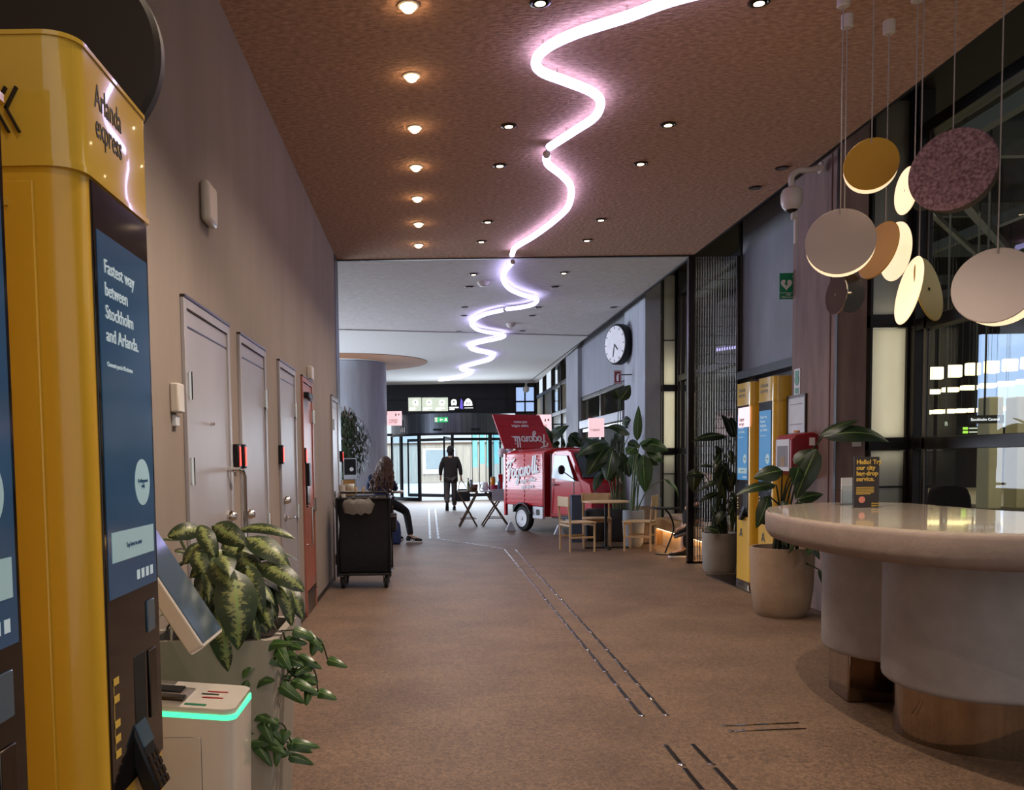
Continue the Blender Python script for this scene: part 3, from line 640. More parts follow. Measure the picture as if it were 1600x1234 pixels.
# ================================================================== TICKET KIOSKS
def kiosk(label, loc, rz, detail, poster=False, logo='A', fl=1):
    """front faces local +X; footprint x -0.46..0, y -0.25..0.25, height 2.2"""
    t=thing('ticket_kiosk',label,'ticket machine',loc,rz,'yellow ticket machines')
    D,W2=0.46,0.203; Ra,Rb=(0.06,0.012) if fl>0 else (0.012,0.05)
    pts=[]
    for R_,cx,cy,a in ((Ra,-Ra,-W2+Ra,-90),(Rb,-Rb,W2-Rb,0)):
        for k in range(9):
            q=math.radians(a+90*k/8); pts.append((cx+R_*math.cos(q),cy+R_*math.sin(q)))
    pts+= [(-D,W2),(-D,-W2)]
    MB().prism(pts,0.07,1.955).build('body',M['yellow'],t,smooth=40)
    grow=lambda g:[(x+(g if x>-D+0.01 else 0),y+(g if y>0 else -g)) for x,y in pts]
    MB().prism(grow(0.003),1.962,2.188).prism(grow(0.007),1.955,1.967).prism(grow(0.006),2.184,2.192).build('cap',M['yellow_gloss'],t,smooth=40)
    MB().prism(grow(0.003),0.0,0.07).build('plinth',M['mirror_bronze'],t,smooth=40)
    # side service doors on both flanks
    for s in (-1,1):
        d=MB().box(-D+0.02,-0.075,s*(W2+0.004)-0.003,s*(W2+0.004)+0.003,0.09,1.93).build('service_door',M['yellow'],t,bevel=0.003)
        MB().box(-0.19,-0.12,s*(W2+0.009)-0.003,s*(W2+0.009)+0.003,1.885,1.897).box(-0.185,-0.165,s*(W2+0.009)-0.004,s*(W2+0.009)+0.004,1.05,1.13).build('latch',M['yellow_gloss'] if detail else M['steel_dark'],d)
    # black glass front with a lit display
    yb0,yb1=(-0.138,0.192) if fl>0 else (-0.192,0.145)
    bz=MB().box(-0.004,0.004,yb0,yb1,0.76,1.952).build('bezel',M['bezel'],t,bevel=0.002)
    ds=MB().box(0.003,0.0055,yb0+0.015,yb1-0.015,1.155,1.865).build('display',M['display'] if detail else M['display_bright'],t)
    R,U=Vector((0,1,0)),Z_
    if detail or True:
        text('headline','Fastest way\nbetween\nStockholm\nand Arlanda.',0.038,M['disp_white'],(0.006,yb0+0.045,1.79),R,U,ds,W=False,line=1.15)
        text('caption','Connects you in 18 minutes',0.013,M['disp_white'],(0.006,yb0+0.045,1.61),R,U,ds,W=False)
    MB().disc((0.006,yb1-0.095,1.38),(1,0,0),0.05,0.001,32).build('round_badge',M['disp_button'],ds)
    text('badge_lettering','Card payment\nonly',0.011,M['display'],(0.0072,yb1-0.095,1.38),R,U,ds,W=False,align='CENTER')
    MB().box(0.0055,0.0065,yb0+0.035,yb1-0.03,1.225,1.285).build('start_button',M['disp_button'],ds)
    text('button_lettering','Tap here to start',0.014,M['display'],(0.0068,(yb0+yb1)/2,1.25),R,U,ds,W=False,align='CENTER')
    g=MB()
    for k in range(4): g.box(0.0055,0.0062,yb1-0.15+k*0.03,yb1-0.132+k*0.03,1.175,1.195)
    g.build('language_icons',M['disp_white'],ds)
    # lower fittings
    MB().box(-0.02,0.0052,0.0,0.085,0.80,1.02).build('ticket_slot',M['black_matte'],t,bevel=0.006)
    MB().box(0.004,0.008,0.10,0.15,0.86,1.01).build('note_plate',M['steel_dark'],t,bevel=0.003)
    MB().box(0.004,0.008,0.10,0.15,1.05,1.12).build('scanner_window',M['display_dark'],t,bevel=0.003)
    k=MB(); Mx=Matrix.Translation((0.010,0.03,0.80))@Matrix.Rotation(math.radians(-20),4,'Y')
    k.box(-0.018,0.02,-0.036,0.036,-0.08,0.08,Mx); tm=k.build('card_terminal',M['black_metal'],t,bevel=0.008)
    g=MB()
    for a in range(3):
        for b in range(4): g.box(0.019,0.0225,-0.03+a*0.022,-0.014+a*0.022,-0.075+b*0.02,-0.061+b*0.02,Mx)
    g.build('keypad',M['steel_dark'],tm)
    MB().box(0.019,0.0225,-0.032,0.032,0.02,0.07,Mx).build('terminal_screen',M['display_dark'],tm)
    g=MB()
    for z in (0.985,0.95,0.90,0.87,0.84): g.box(0.0042,0.0052,yb0+0.02,yb0+0.05,z,z+0.014)
    g.box(0.0042,0.0048,yb0+0.02,yb0+0.022,0.84,0.999); g.build('instruction_marks',M['yellow_ink'],t)
    # lettering
    text('cap_lettering','Arlanda\nexpress',0.066,M['black_ink'],(0.0038,-0.105 if fl>0 else -0.16,2.098),R,U,t,W=False,line=0.82,sx=0.72 if fl>0 else 1.0,depth=0.0005)
    # lower logo on the front, two-stroke A
    def logoA(P,R,U,s,name='logo_mark'):
        P=Vector(P);R=Vector(R);U=Vector(U);N=R.cross(U);Mx=Matrix((R,U,N)).transposed().to_4x4();Mx.translation=P
        g=MB()
        g.prism([(-0.5*s,0),(-0.08*s,s),(0.16*s,s),(-0.26*s,0)],0,0.002,Mx); g.prism([(0.1*s,0.86*s),(0.2*s,s),(0.62*s,0),(0.38*s,0)],0,0.002,Mx); g.prism([(-0.2*s,0.2*s),(0.35*s,0.2*s),(0.27*s,0.38*s),(-0.12*s,0.38*s)],0,0.002,Mx)
        g.build(name,M['black_ink'],t)
    logoA((0.001,0.06 if fl>0 else -0.06,0.54),R,U,0.09)
    if logo=='A': logoA((-0.22,-W2-0.005,2.02),(1,0,0),(0,0,1),0.12)
    else:
        g=MB(); yy=-W2-0.007
        for dx in (0,-0.019):
            g.bar((-0.097+dx,yy,2.092),(-0.118+dx,yy,2.054),0.004,0.008,up=(0,1,0)).bar((-0.118+dx,yy,2.058),(-0.095+dx,yy,2.014),0.004,0.008,up=(0,1,0))
        g.build('logo_mark',M['black_ink'],t)
    if poster:
        o=MB().box(0.004,0.009,-0.15,0.2,1.72,1.93).build('taped_notice',M['lit_pink'],t)
        text('notice_lettering','Luggage\nstorage',0.05,M['black_ink'],(0.0095,-0.12,1.79),R,U,o,W=False)
    return t
kiosk('yellow ticket machine at the left, whole front with blue screen reading Fastest way',(-0.625,1.848,0),0,True,logo='K')
kiosk('yellow ticket machine cut off at the left picture edge, only its screen side showing',(-0.625,1.16,0),0,True,logo='K')
kiosk('nearer of two yellow ticket machines beside the pinkish pillar',(3.40,9.015,0),math.pi,False,fl=-1)
kiosk('farther yellow ticket machine by the lattice screen, with a pink notice taped on',(3.40,9.655,0),math.pi,False,poster=True,fl=-1)
# round dark disc sign over the first kiosk
t=thing('round_wall_sign','large round dark brown disc sign sticking out of the wall above the yellow ticket machine','sign',(WX,2.09,2.33))
MB().disc((0.318,0,0.01),(0,1,0),0.226,0.05,64).build('disc',mat('dark_brown_lacquer','241a14',0.5,scale=3),t)
MB().tube([(0.0,0.03,0),(0.2,0.03,0)],0.014,10).box(0,0.012,-0.02,0.08,-0.06,0.06).build('bracket',M['black_metal'],t)

# ================================================================== SELF-SERVICE BAG MACHINE
t=thing('check_in_machine','white self service machine with tilted touch screen and mint glowing edge','check-in machine',(-0.79,2.58,0))
x0,x1,y0,y1=-0.30,0.245,-0.14,0.13
ft=rrect(x0,x1,y0,y1,0.035); 
bt=[(x*0.93,y*0.95) for x,y in ft]
b=MB(); n=len(ft); 
def ztop(x): return 0.735+0.045*(x1-x)/(x1-x0)
vs=[(x,y,0.0) for x,y in bt]+[(x,y,ztop(x)-0.03) for x,y in ft]
b.add(vs,[tuple(range(n-1,-1,-1)),tuple(range(n,2*n))]+[(i,(i+1)%n,n+(i+1)%n,n+i) for i in range(n)])
body=b.build('body',M['white_gloss'],t)
g=MB(); e1=[(x*1.004,y*1.004) for x,y in ft]
def ringslab(pts,dz0,dz1):
    g=MB(); n=len(pts); vs=[(x,y,ztop(x)+dz0) for x,y in pts]+[(x,y,ztop(x)+dz1) for x,y in pts]
    g.add(vs,[tuple(range(n-1,-1,-1)),tuple(range(n,2*n))]+[(i,(i+1)%n,n+(i+1)%n,n+i) for i in range(n)]); return g
ringslab(e1,-0.03,-0.016).build('glow_strip',M['mint_led'],t)
ringslab([(x*0.99,y*0.98) for x,y in ft],-0.016,0.0).build('top',M['white_gloss'],t)
def topslab(x0,x1,y0,y1,z0,z1,name,m):
    g=MB(); vs=[(x,y,ztop(x)+z) for z in (z0,z1) for x,y in ((x0,y0),(x1,y0),(x1,y1),(x0,y1))]
    g.add(vs,[(0,3,2,1),(4,5,6,7),(0,1,5,4),(1,2,6,5),(2,3,7,6),(3,0,4,7)]); return g.build(name,m,t,bevel=0.003)
topslab(-0.2,0.06,0.0,0.06,0,0.006,'printer_slot',M['black_metal'])
topslab(-0.02,0.09,-0.085,-0.045,0,0.010,'card_slot',M['steel_dark'])
topslab(-0.24,0.02,0.07,0.115,0,0.004,'tag_tray',M['steel'])
topslab(0.13,0.19,0.03,0.04,0,0.002,'red_arrow',M['red_box']); topslab(0.13,0.19,-0.035,-0.025,0,0.002,'red_arrow',M['red_box']); topslab(0.12,0.17,0.0,0.012,0,0.002,'icon',M['black_ink']); topslab(0.10,0.16,-0.115,-0.10,0,0.002,'icon',M['green_sign'])
MB().box(-0.26,0.15,y0-0.0005,y0+0.002,0.05,0.66).build('service_door',M['white_plastic'],t,bevel=0.002)
MB().box(-0.262,0.152,y0+0.0005,y0+0.003,0.048,0.662).build('door_gap',M['grey_ink'],t)
# screen
Pb=Vector((-0.625,2.45,0.91)); ang=math.radians(58)
Lx=Vector((-math.cos(ang),0,math.sin(ang))); Nx=Vector((math.sin(ang),0,math.cos(ang)))
Mx=Matrix((Lx,Y_,Nx)).transposed().to_4x4(); Mx.translation=Pb+Vector((0,0,0))
# local x up the slab, y along the corridor, z out of the face
Mx=Matrix((Lx,Y_*-1,Nx*1)).transposed().to_4x4(); Mx.translation=Pb
scr=MB().prism([(p,-q) for p,q in rrect(0,0.50,-0.0,0.24,0.015)],-0.045,0.0,Mx).build('screen_housing',M['white_gloss'],t,bevel=0.004,W=True)
MB().box(0.012,0.49,-0.23,-0.010,0.0,0.003,Mx).build('screen_glass',M['display_dark'],scr,W=True)
MB().tube([(-0.86,2.58,0.76),(-0.90,2.58,0.95),(-0.82,2.58,1.06)],[0.05,0.045,0.04],12).build('neck',M['white_gloss'],t,W=True)

# ================================================================== LEFT PLANTER
t=thing('planter_with_foliage','tall mottled stone planter behind the white machine holding variegated and trailing plants','plant',(-0.745,3.22,0))
q=rrect(-0.23,0.23,-0.24,0.24,0.05); q2=[(x*0.86,y*0.86) for x,y in q]
qi=[(x*0.88,y*0.88) for x,y in q]
pl=MB(); n=len(q)
vs=[(x,y,0) for x,y in q2]+[(x,y,0.82) for x,y in q]+[(x,y,0.82) for x,y in qi]+[(x,y,0.76) for x,y in qi]
fs=[tuple(range(n-1,-1,-1))]+[(a*n+i,a*n+(i+1)%n,(a+1)*n+(i+1)%n,(a+1)*n+i) for a in range(3) for i in range(n)]+[tuple(3*n+i for i in range(n))]
pl.add(vs,fs); pl.build('planter',M['stone_planter'],t)
MB().prism([(x*0.97,y*0.97) for x,y in qi],0.755,0.775).build('soil',M['soil'],t)
fol=MB(); stm=MB()
base=Vector((-0.76,3.2,0.80))
LV=[((313,826),(266,837),.07,3.2),((313,821),(333,867),.065,3.1),((334,821),(380,849),.085,3.15),((373,828),(454,840),.05,3.3),((385,839),(450,888),.10,3.2),((405,881),(470,920),.085,3.15),((387,886),(408,951),.085,3.05),((306,860),(320,897),.065,3.05),((331,879),(366,923),.085,3.0),((364,888),(371,1007),.145,2.98),((345,935),(356,1042),.12,3.05),((408,937),(422,978),.06,3.05),((433,902),(454,972),.06,3.15),((447,912),(471,963),.06,3.2),((325,846),(290,878),.08,3.15),((350,860),(300,900),.09,3.2),((370,870),(410,900),.09,3.2),((380,870),(440,868),.07,3.3),((350,850),(395,880),.1,3.25),((420,880),(448,900),.07,3.25),((330,880),(320,950),.1,3.2),((350,900),(340,970),.11,3.1),((400,900),(430,960),.08,3.2),((395,930),(415,985),.08,3.15),((300,870),(275,862),.05,3.2)]
for (a,b,w_,Y) in LV:
    A=on_y(a[0],a[1],Y); B=on_y(b[0],b[1],Y-0.06); mid=(base+A)/2+Vector((0,0,0.06))
    fol.leaf(A,B+(B-A)*0.08,w_*1.0,sag=0.17,fold=0.16,nrm=(0.15+random.uniform(-.4,.4),-0.75,random.uniform(.2,.8)),n=10,kind='long' if w_<.09 else 'ovate')
    stm.tube(cat_rom([base+Vector((random.uniform(-.05,.05),random.uniform(-.05,.05),-0.02)),mid,A],5),[0.009]*11,6)
for i in range(26):
    a=random.uniform(0,6.28); r=random.uniform(0.06,0.2); A=base+Vector((math.cos(a)*r*0.8,math.sin(a)*r,random.uniform(0.1,0.34))); d=Vector((math.cos(a)*0.13,math.sin(a)*0.13,random.uniform(-0.16,-0.02)))
    fol.leaf(A,A+d*1.15,random.uniform(.055,.08),sag=0.16,fold=0.15,nrm=(math.cos(a)*.5,math.sin(a)*.5,1))
    stm.tube([base,(base+A)/2+Vector((0,0,.03)),A],0.006,5)
fol.build('variegated_leaves',M['leaf_var'],t,W=True,smooth=180); stm.build('stems',M['stem'],t,W=True)
vn=MB(); vl=MB()
VT=[[(440,985),(470,985),(500,1000),(512,1030)],[(442,990),(460,1020),(490,1045),(497,1080)],[(440,1000),(450,1040),(475,1060),(480,1078)],[(430,1000),(405,1015),(392,1040),(400,1065)],[(425,1002),(440,1020),(452,1045),(438,1070)],[(441,1060),(465,1065),(490,1075)],[(384,1110),(405,1120),(425,1145),(450,1160)],[(386,1150),(415,1140),(440,1130),(455,1160)],[(384,1165),(410,1160),(440,1165),(452,1180)],[(380,1120),(385,1150),(382,1190)],[(442,988),(448,1010),(456,1035),(462,1060)]]
for path in VT:
    pts=cat_rom([on_y(x,y,3.0 if x<445 else 3.15) for x,y in path],5); vn.tube(pts,0.003,5)
    for i in range(3,len(pts),3):
        A=pts[i]; s=1 if (i//2)%2 else -1
        B=A+Vector((random.uniform(0.02,.085)*s+0.02,random.uniform(-.05,.02),random.uniform(-.075,.015)))
        vl.leaf(A,B,random.uniform(.042,.055),sag=.12,fold=.2,nrm=(random.uniform(-.3,.5),-.8,.5),kind='heart')
vn.build('trailing_stems',M['stem_dark'],t,W=True); vl.build('trailing_leaves',M['leaf_mid'],t,W=True,smooth=180)

# ================================================================== CLEANING TROLLEY
t=thing('cleaning_trolley','black cloth cleaning trolley with clear bin liner beside the left wall','trolley',(-0.72,10.15,0))
fr=MB()
for x in (-0.29,0.29):
    for y in (-0.28,0.28): fr.tube([(x,y,0.14),(x,y,1.0)],0.013,8)
for y in (-0.28,0.28): fr.tube([(-0.29,y,1.0),(0.29,y,1.0)],0.016,8); fr.tube([(-0.29,y,0.16),(0.29,y,0.16)],0.013,8)
for x in (-0.29,0.29): fr.tube([(x,-0.28,1.0),(x,0.28,1.0)],0.016,8); fr.tube([(x,-0.28,0.16),(x,0.28,0.16)],0.013,8)
fr.tube([(-0.24,-0.28,1.0),(-0.24,-0.30,1.07),(0.26,-0.30,1.07),(0.27,-0.28,1.0)],0.012,8)
fr.build('frame',M['black_metal'],t)
rings=[]
for z,sx,sy in ((0.17,.27,.25),(0.2,.29,.27),(0.45,.285,.275),(0.7,.275,.265),(0.95,.29,.275),(1.0,.30,.285)):
    rings.append([(x*(1+0.02*math.sin(9*z+7*i)),y*(1+0.03*math.sin(i*2.1+z*6)),z) for i,(x,y) in enumerate(rrect(-sx,sx,-sy,sy,0.05,4))])
MB().loft(rings).build('cloth_bag',M['black_cloth'],t,smooth=60)
# liner folded over the rim on the camera side
rg=[]
for k in range(4):
    rr=[]
    for i in range(40):
        a=2*math.pi*i/40; s=[0.80,1.06,1.13,1.04][k]
        drop=0.07 if -math.sin(a)>0 else 0.03
        z=[0.97,1.0,0.94,0.90-drop*abs(math.sin(a))][k]+0.012*math.sin(i*2.7+k)
        rr.append((-0.06+0.26*s*math.cos(a)*(1+0.03*math.sin(5*i)), -0.06+0.25*s*math.sin(a)*(1+0.04*math.sin(3.3*i)), z))
    rg.append(rr)
MB().loft(rg,cap=False).build('bin_liner',M['clear_bag'],t,smooth=180)
MB().box(0.29,0.36,-0.18,0.1,0.62,0.82).build('side_pouch',M['black_cloth'],t,bevel=0.02)
MB().box(0.295,0.365,-0.19,0.11,0.79,0.80).build('pouch_zip',M['grey_ink'],t)
for x in (-0.04,0.04): MB().tube([(x-.03,-0.3,1.07),(x-.03,-0.31,1.1),(x-.025,-0.30,1.13)],0.012,8).build('hook',M['skin'] if 0 else M['wood_pale'],t)
MB().tube([(-0.26,0.1,1.0),(-0.26,0.1,1.14)],0.035,12).tube([(-0.26,0.1,1.14),(-0.26,0.1,1.2)],0.012,8).build('spray_bottle',M['white_plastic'],t)
for x in (-0.24,0.24):
    for y in (-0.22,0.22):
        wv=MB().tube([(x-0.02,y+0.02,0.065),(x+0.02,y+0.02,0.065)],0.065,18).build('wheel',M['black_rubber'],t,bevel=0.006)
        MB().box(x-0.032,x-0.024,y-0.01,y+0.05,0.06,0.16).box(x+0.024,x+0.032,y-0.01,y+0.05,0.06,0.16).box(x-0.032,x+0.032,y-0.02,y+0.05,0.145,0.16).build('fork',M['steel_dark'],wv)

# ================================================================== LED TUBES AND DOWNLIGHTS
def tube_led(pts,lab):
    P=[on_z(x,y,H-0.062) for x,y in pts]; c=cat_rom(P,6)
    t=thing('light_tube',lab,'light tube',c[0],0,'curving ceiling light tubes')
    o=MB().tube(c,0.032,12).build('glowing_tube',M['tube'],t,W=True,smooth=60)
    for i in range(4,len(c)-2,14):
        MB().tube([c[i]+Vector((0,0,0.025)),c[i]+Vector((0,0,0.062))],0.006,6).build('clip',M['chrome'],t,W=True)
    for q in (c[0],c[-1]): MB().ball(q,0.033,10,6).build('end_cap',M['white_plastic'],t,W=True)
tube_led([(1200,-40),(1120,-18),(1045,2),(980,26),(905,50),(858,72),(838,93),(845,111),(885,127),(922,142),(938,158),(930,182),(898,204),(858,230)],'widest curving violet white light tube nearest the camera')
tube_led([(854,241),(856,256),(878,274),(892,293),(888,322),(868,343),(835,368),(806,386),(800,398)],'second curving violet white light tube, ending at the dark ceiling joint')
tube_led([(801,409),(789,424),(786,436),(795,450),(815,460),(838,467),(834,475),(815,480),(791,483)],'third violet white light tube, first beyond the dark ceiling joint')
tube_led([(788,484),(758,491),(739,501),(738,509),(752,517),(786,523),(783,528),(755,534),(735,540),(740,547),(770,554),(766,562),(745,568),(722,575),(722,578),(738,581),(725,588),(705,592),(686,594)],'farthest long zigzag violet white light tube running to the end wall')
def downlight(px,py,lab,lit,grp,power=0,z=H,aim=None,col=(1,0.72,0.45),ang=110):
    P=on_z(px,py,z); t=thing('recessed_downlight',lab,'ceiling light',(P.x,P.y,z),0,grp)
    MB().lathe([(0.062,0),(0.062,-0.006),(0.05,-0.010),(0.043,-0.004),(0.043,0)],n=24).build('trim_ring',M['steel_dark'] if lit!='bright' else M['white_plastic'],t)
    if lit=='bright': MB().ball((0,0.0,-0.012),0.04,14,8,(1,1,0.75)).build('lamp',M['lamp_warm'],t)
    elif lit=='soft': MB().lathe([(0.03,-0.0105),(0.03,-0.012)],n=18).build('lamp',M['lamp_soft'],t)
    else: MB().lathe([(0.04,-0.0085),(0.04,-0.0095)],n=18).build('lamp',M['grey_ink'],t)
    if power:
        tg=aim or (P.x,P.y,0); spot('downlight_beam',(P.x,P.y,z-0.07),tg,power,col,ang)
    return P
for i,(x,y) in enumerate(((638,8),(643,118),(648,199),(650,260),(652,309),(654,349),(654,382))):
    downlight(x,y,'bright warm downlight in the left ceiling row, %s'%(ORD[i]+(' from the camera' if i else ' to the camera')),'bright','left row of bright downlights',30,col=(1,.82,.64))
i=0
for k,(a,b) in enumerate(((( 844,3),(1186,3)),((795,196),(1044,194)),((781,258),(1001,255)),((762,346),(939,343)),((752,377),(917,375)))):
    for s,(x,y) in (('left',a),('right',b)):
        downlight(x,y,'small warm downlight %s of the light tube, %s pair'%(s,ORD[k]),'soft','paired small downlights',(8 if (k==0 and s=='right') else 24 if k<4 else 16),col=(1,0.84,0.68))
# two that lie behind the camera's edge of view light the counter and the foreground
for x,y,pw in ((0.70,3.55,190),(0.1,1.8,22),(2.2,1.0,14),(0.1,0.2,20),(3.4,2.0,10)):
    P=(x,y,H); t=thing('recessed_downlight','warm downlight above the foreground, outside the picture','ceiling light',P,0,'downlights above the foreground')
    MB().lathe([(0.062,0),(0.062,-0.006),(0.05,-0.010),(0.043,-0.004),(0.043,0)],n=24).build('trim_ring',M['white_plastic'],t); MB().ball((0,0,-0.006),0.043,14,8,(1,1,0.6)).build('lamp',M['lamp_warm'],t)
    spot('downlight_beam',(x,y,H-0.07),(x,y,0),pw,(1,0.82,0.64),120,0.5,0.025)
FAR=[((740,428),'soft'),((881,426),'soft'),((733,448),'dark'),((867,448),'dark'),((726,480),'dark'),((841,480),'dark'),((725,493),'dark'),((831,493),'dark'),((717,518),'dark'),((816,517),'dark'),((715,528),'dark'),((809,527),'dark'),((712,545),'dark'),((797,544),'soft'),((711,552),'dark'),((707,565),'soft'),((782,564),'dark'),((680,577),'dark'),((767,583),'dark'),((703,586),'soft'),((959,480),'dark'),((866,558),'dark')]
for k,(p,l) in enumerate(FAR):
    d='left' if p[0]<790-(p[1]-428)*0.3 else 'right'
    downlight(p[0],p[1],'tiny %s downlight %s of the tube on the grey ceiling, %s beyond the joint'%('lit' if l=='soft' else 'unlit',d,('first','second','third','fourth','fifth','sixth','seventh','eighth','ninth','tenth','eleventh')[k//2]),l,'far ceiling downlights',(40 if (l=='soft' and k<2) else 30 if l=='soft' else 0),z=H+0.015,col=(1,0.9,0.8))
for x,y,l in ((1222,262,'dark unlit fitting near the dome camera on the brown ceiling'),(1180,293,'small unlit fitting at the right edge of the brown ceiling')): downlight(x,y,l,'dark','unlit ceiling fittings')
for x,y,l in ((755,442,'white ceiling dome detector just beyond the joint'),(798,507,'white ceiling dome detector near the tube bend')):
    P=on_z(x,y,H); t=thing('ceiling_detector',l,'detector',(P.x,P.y,H+0.02)); MB().lathe([(0.09,0),(0.09,-0.02),(0.06,-0.06),(0.01,-0.075)],n=24).build('dome',M['white_plastic'],t)
# ================================================================== TACTILE FLOOR STRIPS
def strip(A,B,wd,m,lab,grp,studs=True):
    A=Vector(A);B=Vector(B); d=(B-A); L=d.length; t=thing('tactile_strip',lab,'floor strip',((A+B)/2).to_tuple()[:2]+(0,),math.atan2(d.y,d.x),grp)
    MB().box(-L/2,L/2,-wd/2,wd/2,0,0.004).build('bar',m,t,bevel=0.0015)
    if studs: MB().lathe([(0.018,0),(0.018,0.005),(0.010,0.008)],(-L/2,0,0),n=14).build('stud',M['chrome'],t)
    return t
def strip_line(p0,p1,n,lab,grp,m,gap=0.06,wd=0.022):
    A=on_z(*p0); B=on_z(*p1); proto=None
    for i in range(n):
        a=A+(B-A)*((i+gap)/n); b=A+(B-A)*((i+1-gap)/n)
        if proto is None: proto=strip(a,b,wd,m,lab,grp)
        else:
            c=(a+b)/2; dup(proto,(c.x,c.y,0))
strip_line((1004.5,1120.5),(788,858),27,'steel tactile bar with painted dark reflection in the left line of the long double line','left line tactile bars',M['steel_dark'])  # dark reflection of the nearest bars is put into the bar colour
strip_line((1043,1119.5),(805,858),27,'steel tactile bar with painted dark reflection in the right line of the long double line','right line tactile bars',M['steel_dark'])
strip_line((1102,1240),(1038,1162),2,'tactile bar with painted dark reflection of the near left line at the bottom picture edge','near left tactile bars',M['steel_dark'])
strip_line((1155,1240),(1080,1161),2,'tactile bar with painted dark reflection of the near right line at the bottom picture edge','near right tactile bars',M['steel_dark'])
strip(on_z(1132,1134.5),on_z(1248,1129.5),0.016,M['mirror_bronze'],'upper of two shiny brass coloured crosswise strips near the counter','crosswise strips')
strip(on_z(1142,1143),on_z(1260,1138.5),0.016,M['mirror_bronze'],'lower of two shiny brass coloured crosswise strips near the counter','crosswise strips')
strip_line((785,857),(681,841),12,'pale tactile bar of the slanting line towards the far end','slanting tactile bars',M['strip_pale'],gap=0.1,wd=0.03)
strip_line((672,842),(670,795),14,'pale tactile bar of the far left line near the seated woman','far left tactile bars',M['strip_pale'],gap=0.04,wd=0.04)
strip_line((685,842),(680,795),14,'pale tactile bar of the far right line near the seated woman','far right tactile bars',M['strip_pale'],gap=0.04,wd=0.04)

# ================================================================== COUNTER
t=thing('reception_counter','large organic reception counter with cream top and curved grey base on metal feet','counter',(2.7,4.7,0))
top=[(2.0,5.31),(1.91,5.0),(1.865,4.6),(1.875,4.25),(1.93,3.95),(2.03,3.7),(2.2,3.52),(2.45,3.42),(2.8,3.38),(3.2,3.45),(3.5,3.7),(3.55,4.1),(3.35,4.5),(3.14,4.85),(3.1,5.3),(3.08,5.7),(2.9,5.93),(2.6,5.92),(2.35,5.78),(2.12,5.55)]
tp=[(p.x,p.y) for p in cat_rom([(x,y,0) for x,y in top],5,True)]
cx_=sum(x for x,y in tp)/len(tp); cy_=sum(y for x,y in tp)/len(tp)
def inset(pts,d):
    n=len(pts); out=[]
    for i in range(n):
        a=Vector(pts[i-1]);b=Vector(pts[(i+1)%n]); T=(b-a).normalized(); N=Vector((T.y,-T.x)); out.append((pts[i][0]-N.x*d,pts[i][1]-N.y*d))
    return out
ar=sum(tp[i-1][0]*tp[i][1]-tp[i][0]*tp[i-1][1] for i in range(len(tp))); sg=1 if ar>0 else -1
rings=[]
for z,d in ((0.945,0.05),(0.955,0.025),(0.975,0.01),(1.0,0.0),(1.07,0.0),(1.085,0.003),(1.092,0.01)): rings.append([(x,y,z) for x,y in inset(tp,sg*d)])
MB().loft(rings).build('slab_edge',M['counter_side'],t,W=True,smooth=50)
MB().prism(inset(tp,sg*0.012),1.092,1.1).build('polished_top',M['counter_top'],t,W=True)
body=[(2.30,5.2),(2.27,5.02),(2.33,4.84),(2.40,4.74),(2.40,4.66),(2.30,4.52),(2.25,4.36),(2.26,4.16),(2.36,3.98),(2.55,3.87),(2.8,3.86),(3.05,3.95),(3.15,4.2),(3.05,4.5),(2.9,4.8),(2.88,5.1),(2.85,5.4),(2.7,5.52),(2.5,5.50),(2.38,5.38)]
bp=[(p.x,p.y) for p in cat_rom([(x,y,0) for x,y in body],5,True)]
rings=[[(x,y,z) for x,y in inset(bp,sg*d)] for z,d in ((0.30,0.02),(0.315,0.004),(0.33,0.0),(0.96,0.0))]
MB().loft(rings).build('curved_base',M['counter_body'],t,W=True,smooth=60)
c1=[(2.80+0.44*math.cos(2*math.pi*k/64),4.42+0.40*math.sin(2*math.pi*k/64)) for k in range(64)]
MB().prism(c1,0,0.31).build('metal_foot',M['mirror_bronze'],t,W=True,smooth=40)
c2=[(2.64+0.24*math.cos(2*math.pi*k/40),5.22+0.2*math.sin(2*math.pi*k/40)) for k in range(40)]
MB().prism([(2.385,5.05),(2.86,5.0),(2.86,5.38),(2.42,5.38)],0,0.31).build('metal_foot',M['mirror_bronze'],t,W=True,bevel=0.01)
# leaflet holder, sign, chair
P=on_z(1323,789,1.1); t=thing('leaflet_holder','clear acrylic leaflet holder beside the dark counter sign','leaflet holder',(P.x,P.y,1.1),0.25)
h=MB()
for k in range(3):
    o=0.03*k; h.box(-0.055+o*1.0,0.045+o,-0.03+o*1.5,-0.027+o*1.5,0,0.09+0.03*k); 
for x in (-0.055,0.1): h.box(x,x+0.003,-0.03,0.08,0,0.1)
h.box(-0.055,0.105,-0.03,0.08,0,0.004); h.build('pockets',M['acrylic'],t)
MB().box(0.0,0.08,0.05,0.055,0.01,0.17).build('leaflet',M['paper'],t)
P=on_z(1353,793,1.1); t=thing('counter_sign','dark counter sign reading Hello! Try our city bag-drop service.','sign',(P.x,P.y,1.1),0.10)
R=Vector((math.cos(0.1),math.sin(0.1),0))
b=MB().box(-0.078,0.078,-0.003,0.006,0.0,0.300).build('card',mat('dark_brown_card','2e2420',0.4,scale=3),t); MB().box(-0.08,0.08,-0.035,0.035,0,0.004).box(-0.081,0.081,0.0065,0.008,0.0,0.302).build('acrylic_stand',M['acrylic'],t)
text('headline','Hello! Try\nour city\nbag-drop\nservice.',0.037,M['yellow_ink'],(-0.066,-0.006,0.258),X_,Z_,b,W=False,bold=0.0008,line=0.9)
g=MB()
for k in range(5): g.box(-0.066,0.045-0.02*(k==4),-0.006,-0.0055,0.118-k*0.0095,0.1225-k*0.0095)
g.build('small_print',M['yellow_ink'],b)
